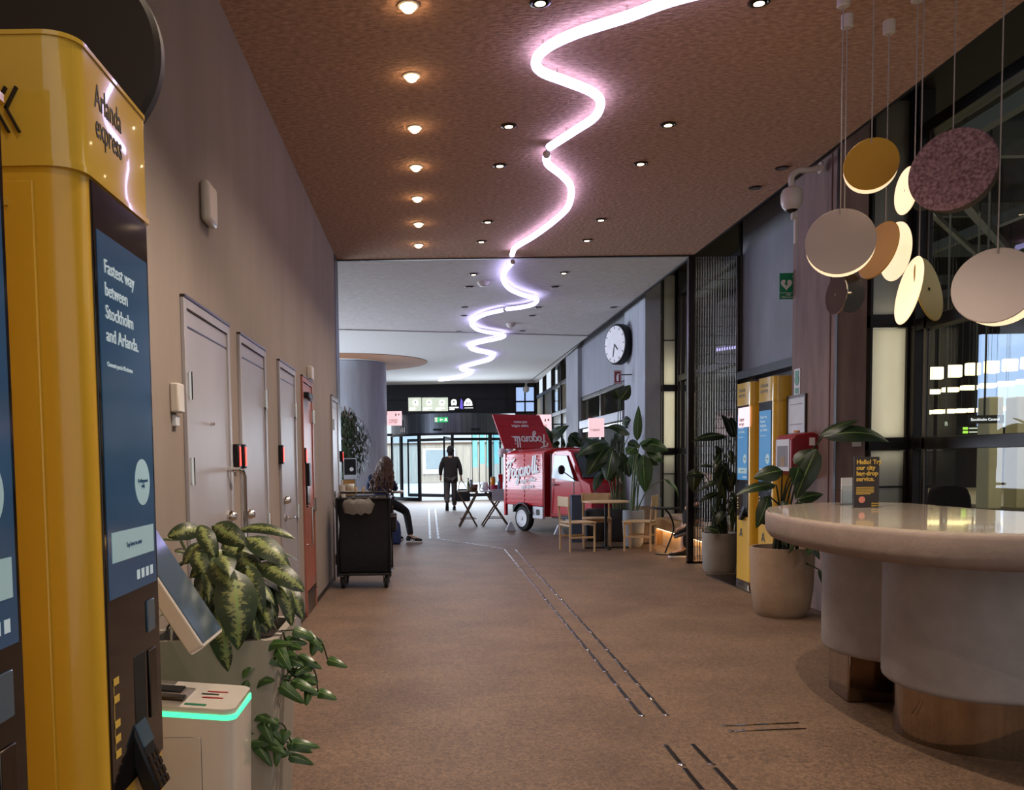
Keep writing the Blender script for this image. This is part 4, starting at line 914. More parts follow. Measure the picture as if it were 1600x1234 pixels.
MB().disc((-0.03,-0.006,0.048),(0,1,0),0.020,0.002,24).build('round_mark',mat('salmon_ink','d88878',0.6),b)
text('logo_lettering','Arlanda\nexpress',0.016,M['yellow_ink'],(0.03,-0.006,0.020),X_,Z_,b,W=False,line=0.8)
P=on_y(1484,790,6.35); t=thing('office_chair','black rounded office chair behind the counter','chair',(P.x,6.35,0),0)
MB().ball((0,0,0.68),0.29,20,12,(0.62,0.09,1.0)).box(-0.0,0.0,0,0,0,0).build('backrest',M['black_cloth'],t) if 0 else None
rg=[]
for z,hw in ((0.68,0.10),(0.76,0.145),(0.88,0.165),(1.0,0.168),(1.10,0.158),(1.16,0.135),(1.185,0.09)):
    rg.append([(x,y+0.03-0.25*(x*x)*2,z) for x,y in [(hw*math.cos(2*math.pi*k/20),0.03*math.sin(2*math.pi*k/20)) for k in range(20)]])
MB().loft(rg).build('backrest',M['black_cloth'],t,smooth=80)
MB().prism(rrect(-0.24,0.24,-0.02,0.46,0.1),0.46,0.53).build('seat',M['black_cloth'],t,bevel=0.02); MB().tube([(0,0.2,0.06),(0,0.2,0.46)],0.03,12).build('column',M['black_metal'],t)
MB().tube([(0,0.22,0.47),(0,0.0,0.5),(0,0.02,0.75)],0.02,8).build('back_support',M['black_metal'],t)
for k in range(5):
    a=2*math.pi*k/5+0.3; lg=MB().tube([(0,0.2,0.09),(0.28*math.cos(a),0.2+0.28*math.sin(a),0.075)],[0.022,0.014],8).build('leg',M['black_metal'],t)
    MB().ball((0.28*math.cos(a),0.2+0.28*math.sin(a),0.032),0.032,10,8).build('castor',M['black_rubber'],lg)

# ================================================================== PENDANTS
def dnorm(px,py,q,phi):
    """disc normal: q = minor/major ratio seen by the lens' side, phi = lean direction of the near face in degrees"""
    v=_ray(px,py).normalized(); r=v.cross(Z_).normalized(); u=r.cross(v).normalized(); a=math.radians(phi); s=math.sqrt(max(0,1-q*q))
    return (r*math.cos(a)+u*math.sin(a))*s - v*q
def pend(lab, Y, wire_px, discs):
    """discs: (px,py, r, ratio, lean, material, thickness, depth offset)"""
    A=on_y(wire_px[0],wire_px[1],Y); t=thing('pendant_lamp',lab,'pendant lamp',(A.x,A.y,H),0,'round disc pendants over the counter')
    MB().tube([(A.x,A.y,A.z),(A.x,A.y,H)],0.0035,6).build('cord',M['cord'],t,W=True)
    MB().lathe([(0.0345,0),(0.0345,-0.07),(0.028,-0.075)],(A.x,A.y,H),24).build('ceiling_rose',M['white_plastic'],t,W=True)
    prev=None
    for (px,py,r,q,phi,m,th,dy) in discs:
        P=on_y(px,py,Y+dy); MB().disc(P,dnorm(px,py,q,phi),r,th,56).build('disc',m,t,W=True)
        if prev: MB().tube([prev,P],0.012,8).build('hub',M['chrome'],t,W=True)
        prev=P
    return t
pend('small yellow disc pendant, highest one over the counter',4.9,(1362,225),[(1361,256,.137,.95,110,M['disc_yellow'],.008,0),(1360,263,.134,.95,110,M['disc_lit'],.012,.05)])
pend('large speckled mauve mirror disc pendant at upper right',4.55,(1489,220),[(1489,266,.203,.90,-50,M['disc_mauve'],.010,0),(1494,272,.198,.92,-50,M['disc_smoke'],.012,.05)])
pend('thin pair of pale lit and smoked discs beside the mauve disc',5.15,(1429,272),[(1416,298,.130,.42,170,M['disc_lit'],.010,0),(1439,294,.125,.55,5,M['disc_smoke'],.008,.10)])
pend('large pale grey disc pendant in front of the pinkish pillar',5.2,(1313,335),[(1313,377,.187,.96,85,M['disc_white'],.010,0),(1313,383,.184,.96,85,M['disc_lit'],.012,.05)])
pend('gold disc with a bright lit white disc, middle of the pendant cluster',5.53,(1384,350),[(1372,391,.176,.52,155,M['disc_gold'],.010,-.04),(1399,393,.176,.48,172,M['disc_lit'],.010,.06)])
pend('narrow white disc with an olive disc, lowest pair in the pendant cluster',4.8,(1436,405),[(1420,454,.178,.28,166,M['disc_lit'],.010,0),(1451,452,.172,.32,14,M['disc_olive'],.008,0.03)])
pend('large pale disc pendant at the right picture edge',4.4,(1559,395),[(1553,446,.184,.95,120,M['disc_white'],.010,0),(1564,452,.181,.95,120,M['disc_lit'],.012,.05)])
pend('small mirror and smoked disc pendant hanging under the pale grey disc',5.45,(1318,440),[(1307,461,.116,.5,172,M['mirror'],.008,-.02),(1328,458,.118,.70,6,M['disc_smoke'],.008,.10)])

# ================================================================== PINKISH PILLAR FITTINGS
def px_(px,py,X=PX): return on_x(px,py,X)
def flat_sign(name,pa,pb,m,lab,cat,X=PX,th=0.008):
    A=on_x(pa[0],pa[1],X); B=on_x(pb[0],pb[1],X); y0,y1=sorted((A.y,B.y)); z0,z1=sorted((A.z,B.z))
    t=thing(name,lab,cat,(X,(y0+y1)/2,(z0+z1)/2)); o=MB().box(-th,0,-(y1-y0)/2,(y1-y0)/2,-(z1-z0)/2,(z1-z0)/2).build('plate',m,t,bevel=0.002); return t,o,(y1-y0),(z1-z0)
t,o,w_,h_=flat_sign('instruction_sign',(1242,577),(1251,617),M['paper'],'narrow green and white pictogram sign on the pinkish pillar above the framed notice','sign')
MB().disc((-0.010,0,0.02),(1,0,0),w_*0.36,0.004,24).build('pictogram',M['green_sign'],o); MB().box(-0.011,-0.008,-w_*0.3,w_*0.3,-h_*0.42,-h_*0.22).box(-0.011,-0.008,-w_*0.3,w_*0.3,h_*0.25,h_*0.42).build('lettering_block',M['green_sign'],o)
t,o,w_,h_=flat_sign('notice_frame',(1233,621),(1260,677),M['paper'],'white framed notice on the pinkish pillar above the red box','notice',th=0.012)
fr=MB()
for a in (-1,1): fr.box(-0.02,0.0,a*w_/2-0.012,a*w_/2+0.012,-h_/2-0.012,h_/2+0.012); fr.box(-0.02,0,-w_/2,w_/2,a*h_/2-0.012,a*h_/2+0.012)
fr.build('frame',M['steel_dark'],t); g=MB()
for z in (-0.09,0.1): g.box(-0.0135,-0.012,-w_*.35,w_*.35,z,z+0.006)
g.build('diagram',M['grey_ink'],o)
# red defibrillator cabinet
A=on_x(1222,684,3.33); B=on_x(1207,737,3.33)
zc0,zc1=1.23,1.57
t=thing('defibrillator_box','dark red defibrillator cabinet with picture front, fixed to the pillar beside the yellow machine','cabinet',(PX,8.28,0))
yc=8.28
MB().prism([(-0.02,1.20),(-0.20,1.24),(-0.24,1.27),(-0.24,1.56),(-0.20,1.60),(-0.05,1.62),(-0.0,1.60),(0.0,1.22)],-0.19,0.19,Matrix(((1,0,0,0),(0,0,1,0),(0,1,0,0),(0,0,0,1)))).build('cabinet',M['red_box'],t,bevel=0.01)
o=MB().box(-0.246,-0.24,-0.15,0.15,1.27,1.56).build('front_picture',M['paper'],t); MB().box(-0.249,-0.246,-0.12,0.12,1.31,1.50).build('picture_print',M['grey_panel'],o); MB().box(-0.251,-0.249,-0.06,0.04,1.31,1.40).build('picture_figure',M['stone_beige'],o)
MB().tube([(-0.12,0,1.62),(-0.12,0,1.64)],0.03,12).build('alarm_button',mat('amber_lens','e0a060',0.3),t)
MB().box(-0.08,-0.03,-0.193,-0.19,1.50,1.57).build('emblem_sticker',M['white_ink'],t)
# AED flag sign
P=on_y(1232,447,8.75); t=thing('defibrillator_sign','green defibrillator sign with white heart standing off the grey panel edge','sign',(P.x,8.75,P.z))
b=MB().box(-0.088,0.088,-0.004,0.004,-0.124,0.124).build('plate',M['green_sign'],t)
ht=[]
for k in range(30):
    a=2*math.pi*k/30; ht.append((0.0034*16*math.sin(a)**3, 0.0036*(13*math.cos(a)-5*math.cos(2*a)-2*math.cos(3*a)-math.cos(4*a))))
Mh=Matrix.Translation((-0.022,-0.005,0.018))@Matrix.Rotation(math.pi/2,4,'X')
MB().prism(ht,0,0.002,Mh).build('heart',M['white_ink'],b)
MB().prism([(-0.008,0.035),(0.012,0.035),(0.002,0.008),(0.016,0.008),(-0.012,-0.035),(-0.004,-0.004),(-0.02,-0.004)],0.002,0.004,Mh).build('lightning_bolt',M['green_sign'],b)
MB().box(0.052,0.062,-0.007,-0.004,0.07,0.11).box(0.037,0.077,-0.007,-0.004,0.085,0.095).build('cross',M['white_ink'],b)
MB().box(-0.085,0.085,-0.006,-0.004,-0.066,-0.062).build('divider',M['white_ink'],b)
text('lettering','AED\nHjärtstartare',0.026,M['white_ink'],(0,-0.006,-0.09),X_,Z_,b,W=False,align='CENTER',line=0.85)
MB().box(0.07,0.12,0.004,0.03,-0.01,0.01).build('bracket',M['steel'],t)
# light switch
P=px_(1294,658,3.58); o=MB().box(-0.04,0.04,-0.012,0.0,-0.05,0.05).build('wall_switch',M['white_plastic'],bevel=0.004); o.location=(3.70,7.75,1.53); tag(o,'small white switch box low on the near face of the pinkish pillar','switch')
struct(MB().tube([(PX-0.006,7.87,0.02),(PX-0.006,7.87,H)],0.006,8).build('trim_12',M['concrete_pink']))
# dome camera on swan neck bracket
P=on_y(1237,312,8.0); t=thing('dome_camera','white dome security camera on a swan neck bracket at the pinkish pillar top','security camera',(P.x,8.0,P.z),0)
MB().lathe([(0.0,-0.095),(0.05,-0.09),(0.078,-0.06),(0.092,-0.02),(0.092,0.05),(0.075,0.09),(0.04,0.11)],n=28).build('housing',M['white_plastic'],t)
MB().ball((0,0,-0.055),0.062,18,12,(1,1,1)).build('lens_dome',M['bezel'],t)
MB().tube(cat_rom([(0,0,0.10),(0.0,0,0.2),(0.06,0,0.25),(0.14,0,0.25),(0.24,0.0,0.27)],6),0.026,12).tube([(0.02,0,0.1),(0.07,0,0.0),(0.03,0,-0.12)],0.012,8).build('swan_neck',M['white_plastic'],t)
MB().disc((0.25,0.0,0.27),(1,0,0),0.05,0.02,20).build('wall_flange',M['white_plastic'],t)
MB().box(0.0,0.05,-0.02,0.02,-0.17,-0.07).box(0.025,0.05,-0.02,0.02,-0.38,-0.17).build('cable_trunk',M['white_plastic'],t,bevel=0.004)
# second camera on the far end wall
P=on_y(822,608,30.0); t=thing('dome_camera','tiny white security camera on a bracket by the far end wall','security camera',(P.x,30.0,P.z),0)
MB().ball((0,0,0),0.11,16,10).build('housing',M['white_plastic'],t); MB().tube([(0,0,0.1),(0,0,0.2),(0.1,0,0.25),(0.3,0,0.25)],0.03,8).build('swan_neck',M['white_plastic'],t)

# ================================================================== SIGNS AT THE END
def lightsign(name,px,py,Y,w_,h_,m,lab,cat='sign'):
    P=on_y(px,py,Y); t=thing(name,lab,cat,tuple(P)); b=MB().box(-w_/2,w_/2,0,0.06,-h_/2,h_/2).build('housing',m,t,bevel=0.005); return t,b
def trainicon(b,dx,s,m,y=-0.008,face=M['grey_ink']):
    g=MB().prism([(-.4*s,-.5*s),(-.5*s,0),(-.42*s,.4*s),(-.2*s,.55*s),(.2*s,.55*s),(.42*s,.4*s),(.5*s,0),(.4*s,-.5*s),(.1*s,-.42*s),(-.1*s,-.42*s)],0,0.01,Matrix.Translation((dx,y,0.05))@Matrix.Rotation(math.pi/2,4,'X')).build('train_symbol',m,b)
    MB().box(dx-.15*s,dx+.15*s,y-0.016,y-0.01,0.05,0.05+.25*s).build('symbol_letter',face,b)
names=['left one, train symbol','middle one, train symbol','right one, train symbol']
for k,px in enumerate((648.2,669.5,689.8)):
    t,b=lightsign('lit_sign',px,631.5,30.935,0.445,0.46,M['lit_white'],'square pale lit transport sign above the revolving door, '+names[k])
    t['group']='lit transport signs'
    trainicon(b,0.02,0.17,M['lit_pure']); MB().box(-0.18,0.12-0.1*(k==0),-0.008,0,-0.15,-0.12).box(-0.18,-0.02,-0.008,0,-0.19,-0.17).build('lettering_lines',M['lit_pure'],b)
t,b=lightsign('direction_sign',721,631,30.935,0.9,0.46,M['black_matte'],'black sign with white train and dome symbols right of the lit squares')
trainicon(b,-0.26,0.2,M['lit_pure']); 
MB().prism([(-.15,-.08),(-.13,.05),(-.06,.14),(0,.17),(.06,.14),(.13,.05),(.15,-.08)],0,0.01,Matrix.Translation((0.23,-0.008,0.02))@Matrix.Rotation(math.pi/2,4,'X')).build('dome_symbol',M['lit_pure'],b)
MB().box(0.17,0.20,-0.022,-0.018,-0.02,0.06).box(0.25,0.28,-0.022,-0.018,-0.02,0.06).build('symbol_letter',M['black_ink'],b)
MB().prism([(-.06,-.15),(-.02,.2),(0.04,.1),(.05,-.18)],0,0.01,Matrix.Translation((0.0,-0.008,0.0))@Matrix.Rotation(math.pi/2,4,'X')).build('violet_mark',M['lit_violet'],b)
MB().box(-0.42,-0.1,-0.008,0,-0.14,-0.10).box(-0.42,-0.24,-0.008,0,-0.2,-0.16).box(0.1,0.4,-0.008,0,-0.15,-0.13).build('lettering_lines',M['lit_pure'],b)
t,b=lightsign('exit_sign',689.5,655.5,30.42,0.45,0.17,M['green_lit'],'green lit emergency exit sign above the revolving door')
MB().box(-0.22,-0.13,-0.006,0,-0.075,0.075).build('lit_panel',M['lit_white'],b)
MB().box(-0.02,0.06,-0.008,0,-0.012,0.012).prism([(-0.06,0),(-0.01,0.045),(-0.01,-0.045)],0,0.008,Matrix.Rotation(math.pi/2,4,'X')).build('arrow',M['lit_pure'],b)
MB().prism([(0.11,-0.05),(0.14,-0.05),(0.15,0.0),(0.18,-0.05),(0.2,-0.03),(0.17,0.02),(0.17,0.05),(0.13,0.04)],0,0.008,Matrix.Rotation(math.pi/2,4,'X')).build('running_figure',M['lit_pure'],b)
t,b=lightsign('luggage_sign',616.5,653.5,24.3,0.39,0.385,M['lit_pink'],'square pink luggage sign standing off the big round column')
text('lettering','Luggage\nstorage',0.075,mat('red_lettering','b85a60',0.6),(-0.15,-0.004,-0.06),X_,Z_,b,W=False,line=0.8)
MB().box(0.02,0.05,-0.006,0,0.06,0.13).box(0.1,0.12,-0.006,0,0.08,0.13).box(0.13,0.14,-0.006,0,0.08,0.12).build('pictogram',M['black_ink'],b)
MB().box(-0.3,-0.19,0.02,0.05,-0.11,-0.09).build('arm',M['black_metal'],t)
t,b=lightsign('luggage_sign',850,662,24.5,0.4,0.5,M['lit_pink'],'square pink luggage sign right behind the raised red flap'); MB().box(0.02,0.05,-0.006,0,0.06,0.13).box(0.1,0.14,-0.006,0,0.08,0.13).build('pictogram',M['black_ink'],b)
text('lettering','Luggage\nstorage',0.075,mat('red_lettering_2','b85a60',0.6),(-0.15,-0.004,-0.06),X_,Z_,b,W=False,line=0.8); MB().box(0.19,1.3,0.02,0.05,-0.03,0.0).build('arm',M['black_metal'],t)
t,b=lightsign('luggage_sign',932,668,16.2,0.28,0.34,M['lit_pink'],'solid pink sign standing in for a luggage sign reflection in the side entrance glass'); text('lettering','Luggage',0.055,M['grey_ink'],(-0.11,-0.004,-0.05),X_,Z_,b,W=False); MB().box(0.14,0.62,0.02,0.05,-0.02,0.02).build('arm',M['black_metal'],t)  # pink reflection in the glass, modelled as a solid glowing sign
t,b=lightsign('number_sign',629.5,672,30.9,0.19,0.2,M['black_matte'],'small black sign with white gate marks above the left glass pane')
MB().box(-0.08,-0.05,-0.006,0,-0.08,0.09).box(-0.02,0.01,-0.006,0,-0.08,0.09).box(-0.08,0.0,-0.006,0,0.06,0.09).box(0.04,0.07,-0.006,0,-0.08,0.09).build('mark',M['white_ink'],b); MB().box(-0.02,0.02,0.02,0.08,0.1,0.35).build('hanger',M['black_metal'],t)
# clock and extinguisher sign
t=thing('wall_clock','big round white clock with black rim standing out from the pale concrete pillar','clock',(3.62,16.2,3.43))
q=Matrix.Rotation(math.radians(0),4,'Z')
NC=Vector((-0.93,-0.36,0)).normalized(); cc=Vector((-0.17,0,0))
MB().disc(cc,NC,0.36,0.16,56).build('rim',M['black_metal'],t)
f=MB().disc(cc+NC*0.081,NC,0.325,0.006,48).build('face',M['lit_white'] if 0 else M['white_ink'],t)
Rr=Z_.cross(NC).normalized(); 
g=MB()
for k in range(12):
    a=2*math.pi*k/12; P=cc+NC*0.085+Rr*math.sin(a)*0.27+Z_*math.cos(a)*0.27; g.bar(P,P+(Rr*math.sin(a)+Z_*math.cos(a))*0.04,0.015,0.004,up=NC)
g.build('hour_marks',M['black_ink'],f)
c0=cc+NC*0.088
MB().bar(c0,c0+Rr*0.10+Z_*-0.10,0.025,0.006,up=NC).build('hour_hand',M['black_ink'],f); MB().bar(c0,c0+Rr*-0.05+Z_*-0.22,0.018,0.006,up=NC).build('minute_hand',M['black_ink'],f)
MB().tube([(0,0.0,0),cc],0.04,10).build('mount',M['black_metal'],t)
P=on_y(965,589,15.9); t=thing('extinguisher_sign','red and white fire extinguisher sign below the clock','sign',tuple(P)); MB().box(-0.065,0.065,0,0.006,-0.115,0.115).build('plate',M['red_box'],t)
MB().box(-0.055,0.055,-0.002,0,-0.105,0.105).build('white_border',M['white_ink'],t); MB().box(-0.047,0.047,-0.004,-0.002,-0.095,0.095).build('red_field',M['red_box'],t); MB().tube([(0,-0.006,-0.07),(0,-0.006,0.03)],0.02,10).box(-0.015,0.03,-0.008,-0.004,0.035,0.06).build('extinguisher_symbol',M['white_ink'],t)
MB().box(0.065,0.28,0.0,0.01,0.03,0.05).build('arm',M['steel_dark'],t)
# ================================================================== RED COFFEE VEHICLE
HD=math.radians(-60)
t=thing('coffee_truck','small red three wheeled coffee truck with white script lettering and raised rear flap','vehicle',(2.41,17.85,0),HD)
# box body: ribbed sides, arched roof
def sidepts(hw,z0,z1,zr): 
    return [(-hw,z0),(hw,z0),(hw,z1)]+[(hw*math.cos(math.pi*k/12),z1+(zr-z1)*math.sin(math.pi*k/12)) for k in range(1,12)]+[(-hw,z1)]
Mxz=Matrix(((0,0,1,0),(1,0,0,0),(0,1,0,0),(0,0,0,1)))  # local prism (x,y,z)->(z along x)
box=MB().prism(sidepts(0.60,0.50,1.50,1.62),-0.65,0.62,Mxz).build('cargo_box',M['red'],t,bevel=0.012,smooth=30)
for s in (-1,1):
    r=MB()
    for k in range(11): r.box(-0.62,0.59,s*0.60-0.010,s*0.60+0.010,0.54+k*0.086,0.54+k*0.086+0.045)
    for x in (-0.63,-0.02,0.57): r.box(x,x+0.03,s*0.60-0.013,s*0.60+0.013,0.5,1.5)
    r.build('side_ribs',M['red'],box,bevel=0.004)
MB().box(0.615,0.63,-0.60,0.60,0.30,1.52).build('front_bulkhead',M['red_box'],t)
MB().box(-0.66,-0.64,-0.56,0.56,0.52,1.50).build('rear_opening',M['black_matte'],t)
MB().box(-0.68,-0.62,-0.62,-0.56,0.28,1.52).build('rear_post',M['red'],t,bevel=0.006); MB().box(-0.68,-0.62,0.56,0.62,0.28,1.52).build('rear_post',M['red'],t,bevel=0.006)
MB().box(-0.66,1.5,-0.42,0.42,0.34,0.5).build('chassis',M['black_metal'],t,bevel=0.01)
# raised rear flap
fu=Vector((-0.40,0,0.67)); fl=fu.length; fu.normalize(); left=Vector((0,1,0)); nrm=left.cross(fu)
Mf=Matrix((left,fu,nrm)).transposed().to_4x4(); Mf.translation=Vector((-0.65,0,1.62))
g=MB().prism([(-0.62,0),(0.62,0),(0.58,fl+0.04),(-0.62,fl+0.04)],-0.012,0.012,Mf)
flap=g.build('rear_flap',M['red_dark'],t,bevel=0.004)
g=MB()
for k in range(5): g.box(-0.58,0.55,0.10+k*0.15,0.106+k*0.15,0.012,0.015,Mf)
g.build('flap_ribs',M['red_dark'],flap)
RL=Matrix.Rotation(HD,4,'Z')
def ltext(name,body,size,P,R,U,m,parent,**k): return text(name,body,size,m,P,R,U,parent,W=False,**k)
def script_word(name,P,R,U,s,m,parent,r=0.16):
    """hand drawn brush lettering of the word Fogarolli; s = height of a small letter"""
    def ring(cx,cy,w_=0.42,h_=0.5,a0=60,a1=400): return [(cx+w_*math.cos(math.radians(a)),cy+h_*math.sin(math.radians(a))) for a in range(a0,a1,28)]
    st=[[(0.95,2.05),(0.75,1.2),(0.55,0.4),(0.35,-0.35)],[(-0.15,1.45),(0.1,1.95),(0.7,2.1),(1.5,2.2),(1.95,2.45)],[(0.35,1.0),(0.8,1.1),(1.3,1.2)]]
    x=1.75
    st.append(ring(x,0.5)); st.append([(x+.3,.85),(x+.6,.8)]); x+=1.15
    st.append(ring(x,0.5)); st.append([(x+.42,.95),(x+.40,.2),(x+.30,-.6),(x-.05,-1.05),(x-.4,-.8),(x-.1,-.4),(x+.6,.2)]); x+=1.15
    st.append(ring(x,0.5)); st.append([(x+.42,.95),(x+.42,.25),(x+.55,.02),(x+.75,.2)]); x+=1.0
    st.append([(x,.0),(x,.5),(x+.02,.95),(x+.3,.95),(x+.5,.8),(x+.55,.95)]); x+=0.95
    st.append(ring(x,0.5)); st.append([(x+.3,.85),(x+.6,.75)]); x+=0.85
    for k in range(2): st.append([(x+.35,2.2),(x+.22,1.3),(x+.15,.3),(x+.3,.0),(x+.5,.2)]); x+=0.6
    st.append([(x+.12,.95),(x+.1,.3),(x+.25,.0),(x+.45,.15)]); st.append([(x+.25,1.45),(x+.27,1.5)]); st.append([(x+.75,.05),(x+.77,.08)])
    R=Vector(R).normalized(); U=Vector(U).normalized(); N=R.cross(U).normalized(); U=N.cross(R); g=MB()
    for p in st:
        pts=[Vector(P)+R*((a+b*0.22)*s*0.82)+U*(b*s) for a,b in p]; c=cat_rom(pts,3)
        g2=MB(); T=[]; n=len(c); vs=[]
        for k in range(n):
            d=(c[min(n-1,k+1)]-c[max(0,k-1)]).normalized(); q=d.cross(N).normalized(); w_=s*r*(0.75+0.25*abs(d.dot(U)))
            e=c[k]+(d*(-s*.08) if k==0 else d*(s*.08) if k==n-1 else Vector((0,0,0)))
            vs.append([e-q*w_,e+q*w_,e+q*w_+N*.004,e-q*w_+N*.004])
        g.loft(vs)
    return g.build(name,m,parent,smooth=0)
script_word('flap_lettering',Mf@Vector((0.52,0.28,0.017)),-left,-fu,0.118,M['white_ink'],flap,r=0.12)
ltext('flap_small_lettering','super coffee\nand more',0.095,Mf@Vector((0.18,0.56,0.017)),-left,-fu,M['white_ink'],flap,bold=0.002,sx=0.9)
script_word('side_lettering',Vector((-0.55,-0.6155,1.02)),Vector((1,0,0.13)),Vector((-0.13,0,1)),0.145,M['white_ink'],box,r=0.17)
ltext('side_small_lettering','super coffee\n and more',0.12,Vector((-0.12,-0.617,0.93)),Vector((1,0,0.10)),Vector((-0.1,0,1)),M['white_ink'],box,bold=0.003,sx=0.85)
# cab
cab=[(0.72,0.30),(0.72,1.50),(0.80,1.56),(1.20,1.58),(1.30,1.54),(1.56,1.04),(1.72,0.94),(1.78,0.70),(1.76,0.42),(1.66,0.30)]
g=MB(); n=len(cab); lay=[]
for yy in (-1,-0.8,0.8,1):
    lay.append([(x,yy*(0.54 if z<1.2 else 0.49)*(1.0 if x<1.4 else 0.86 if x<1.6 else 0.72) ,z if abs(yy)<0.9 else 0.92+(z-0.92)*0.985) for x,z in cab])
g.loft(lay); cb=g.build('cab',M['red'],t,bevel=0.02,smooth=45)
def cabq(pts,name,m,th=0.01,par=None):
    P=[Vector(p) for p in pts]; N=(P[1]-P[0]).cross(P[2]-P[0]).normalized(); g=MB(); g.add([p-N*0.002 for p in P]+[p+N*th for p in P],[(3,2,1,0),(4,5,6,7)]+[(i,(i+1)%4,4+(i+1)%4,4+i) for i in range(4)]); return g.build(name,m,par or t,bevel=0.003)
cabq([(1.325,-0.44,1.51),(1.325,0.44,1.51),(1.575,0.44,1.05),(1.575,-0.44,1.05)][::-1],'windscreen',M['glass_dark'],0.012)
for s in (-1,1):
    y=s*0.545; yt=s*0.50
    q=[(0.80,y,1.04),(1.42,s*0.50,0.98),(1.20,yt,1.46),(0.84,yt,1.47)]
    if s>0: q=q[::-1]
    cabq(q,'side_window',M['glass_cab'],0.012)
    dr=MB().box(0.77,0.782,y-0.004,y+0.004,0.36,1.5).box(1.42,1.432,s*0.53-0.006,s*0.53+0.006,0.36,0.98).box(0.77,1.43,y-0.004,y+0.004,0.36,0.37).build('door_gap',M['black_metal'],t)
    MB().box(0.82,0.90,y-0.012,y+0.012,0.90,0.93).build('door_handle',M['black_metal'],t,bevel=0.004)
    MB().tube([(1.45,s*0.50,1.0),(1.30,s*0.66,1.16)],0.009,8).disc((1.27,s*0.69,1.20),(1,-s*0.2,0),0.085,0.03,20).build('wing_mirror',M['black_metal'],t)
    MB().disc((1.735,s*0.30,0.72),(1,0,-0.1),0.075,0.04,20).build('headlamp',M['glass_cab'],t)
    # lower white side box and mudguard
    MB().box(0.28,0.60,s*0.585-0.03,s*0.585+0.03,0.26,0.49).build('side_locker',M['white_paint'],t,bevel=0.01)
    MB().box(0.40,0.50,s*0.62-0.004,s*0.62+0.004,0.33,0.44).build('locker_emblem',M['black_metal'],t,bevel=0.02)
    a=[(0.30*math.cos(math.radians(q)),0.27+0.29*math.sin(math.radians(q))) for q in range(15,170,12)]; b=[(x*0.93,0.27+(z-0.27)*0.93) for x,z in a][::-1]
    MB().prism(a+b,s*0.60-0.09,s*0.60+0.04,Matrix(((1,0,0,0),(0,0,1,0),(0,1,0,0),(0,0,0,1)))).build('mudguard',M['black_metal'],t)
MB().box(1.70,1.79,-0.36,0.36,0.36,0.46).build('bumper',M['black_metal'],t,bevel=0.015)
MB().tube([(1.58,-0.1,1.07),(1.47,0.14,1.30)],0.008,6).build('wiper',M['black_metal'],t)
MB().box(0.72,1.75,-0.5,0.5,0.28,0.34).build('cab_sill',M['black_metal'],t,bevel=0.01)
for (x,y,w_) in ((0,-0.60,0.13),(0,0.60,0.13),(1.38,0,0.12)):
    wh=MB().lathe([(0.16,-w_/2),(0.225,-w_/2),(0.25,-w_/2+0.03),(0.25,w_/2-0.03),(0.225,w_/2),(0.16,w_/2)],M4=Matrix.Translation((x,y,0.25))@Matrix.Rotation(math.pi/2,4,'X'),n=32).build('wheel',M['black_rubber'],t)
    MB().lathe([(0.03,-w_/2-0.022),(0.045,-w_/2-0.008),(0.13,-w_/2-0.006),(0.168,-w_/2-0.014),(0.168,w_/2+0.014),(0.13,w_/2+0.006),(0.045,w_/2+0.008),(0.03,w_/2+0.022)],M4=Matrix.Translation((x,y,0.25))@Matrix.Rotation(math.pi/2,4,'X'),n=28).build('wheel_rim',M['white_paint'],wh)
for i,(x,y) in enumerate(((1.62,17.62),(2.42,16.55))):
    o=MB().prism([(-0.10,0),(0.10,0),(0.02,0.18),(-0.02,0.18)],-0.05,0.05,Matrix.Rotation(math.pi/2,4,'X')).build('wheel_chock',M['paper'],bevel=0.006); o.location=(x,y,0); tag(o,'pale wedge shaped chock on the floor %s the red truck'%('behind the rear wheel of','under the cab of')[i],'chock')
# balloons at the rear of the truck
for i,(px,py) in enumerate(((784,707),(796,702))):
    P=on_y(px,py,19.25); o=MB().ball((0,0,0),0.085,18,12,(1,1,1.15)).lathe([(0.012,-0.115),(0.004,-0.095)],n=8).build('balloon',M['white_paint']); o.location=P; tag(o,('left lower','right upper')[i]+' pale balloon behind the red truck rear corner','balloon')
    MB().tube([(0,0,-0.11),(0.03,0,-0.4),(0.0,0,-0.9)],0.002,4).build('string',M['cord'],o)

# ================================================================== FOLDING TABLES AND WHAT STANDS ON THEM
def folding_table(lab,x,y,w_,d_,h,rz,top=M['wood_brown']):
    t=thing('folding_table',lab,'table',(x,y,0),rz,'folding tables beside the truck')
    MB().box(-w_/2,w_/2,-d_/2,d_/2,h-0.025,h).build('tabletop',top,t,bevel=0.004)
    for s in (-1,1):
        for k in (-1,1):
            MB().bar((k*0.22*(w_/0.5) if w_<0.7 else k*0.28, s*(d_/2-0.04)+0.012*k, 0.0),(-k*0.20, s*(d_/2-0.04)+0.012*k, h-0.03),0.032,0.018,up=(0,1,0)).build('leg',M['wood_brown'],t)
        MB().bar((-0.17,s*(d_/2-0.04),0.17),(0.17,s*(d_/2-0.04),0.17),0.03,0.016).build('stretcher',M['wood_brown'],t)
    MB().bar((0.14,-d_/2+0.04,0.17),(0.14,d_/2-0.04,0.17),0.025).bar((-0.14,-d_/2+0.04,0.17),(-0.14,d_/2-0.04,0.17),0.025).build('rail',M['wood_brown'],t)
    return t
folding_table('small brown folding table on crossed legs, left one by the red truck',0.84,18.95,0.42,0.5,0.75,0)
folding_table('brown folding table with white top, right one beside the red truck rear',1.42,19.05,0.62,0.55,0.75,0.0,M['white_paint'])
def on_tab(px,Y,z): return on_y(px,700,Y).x
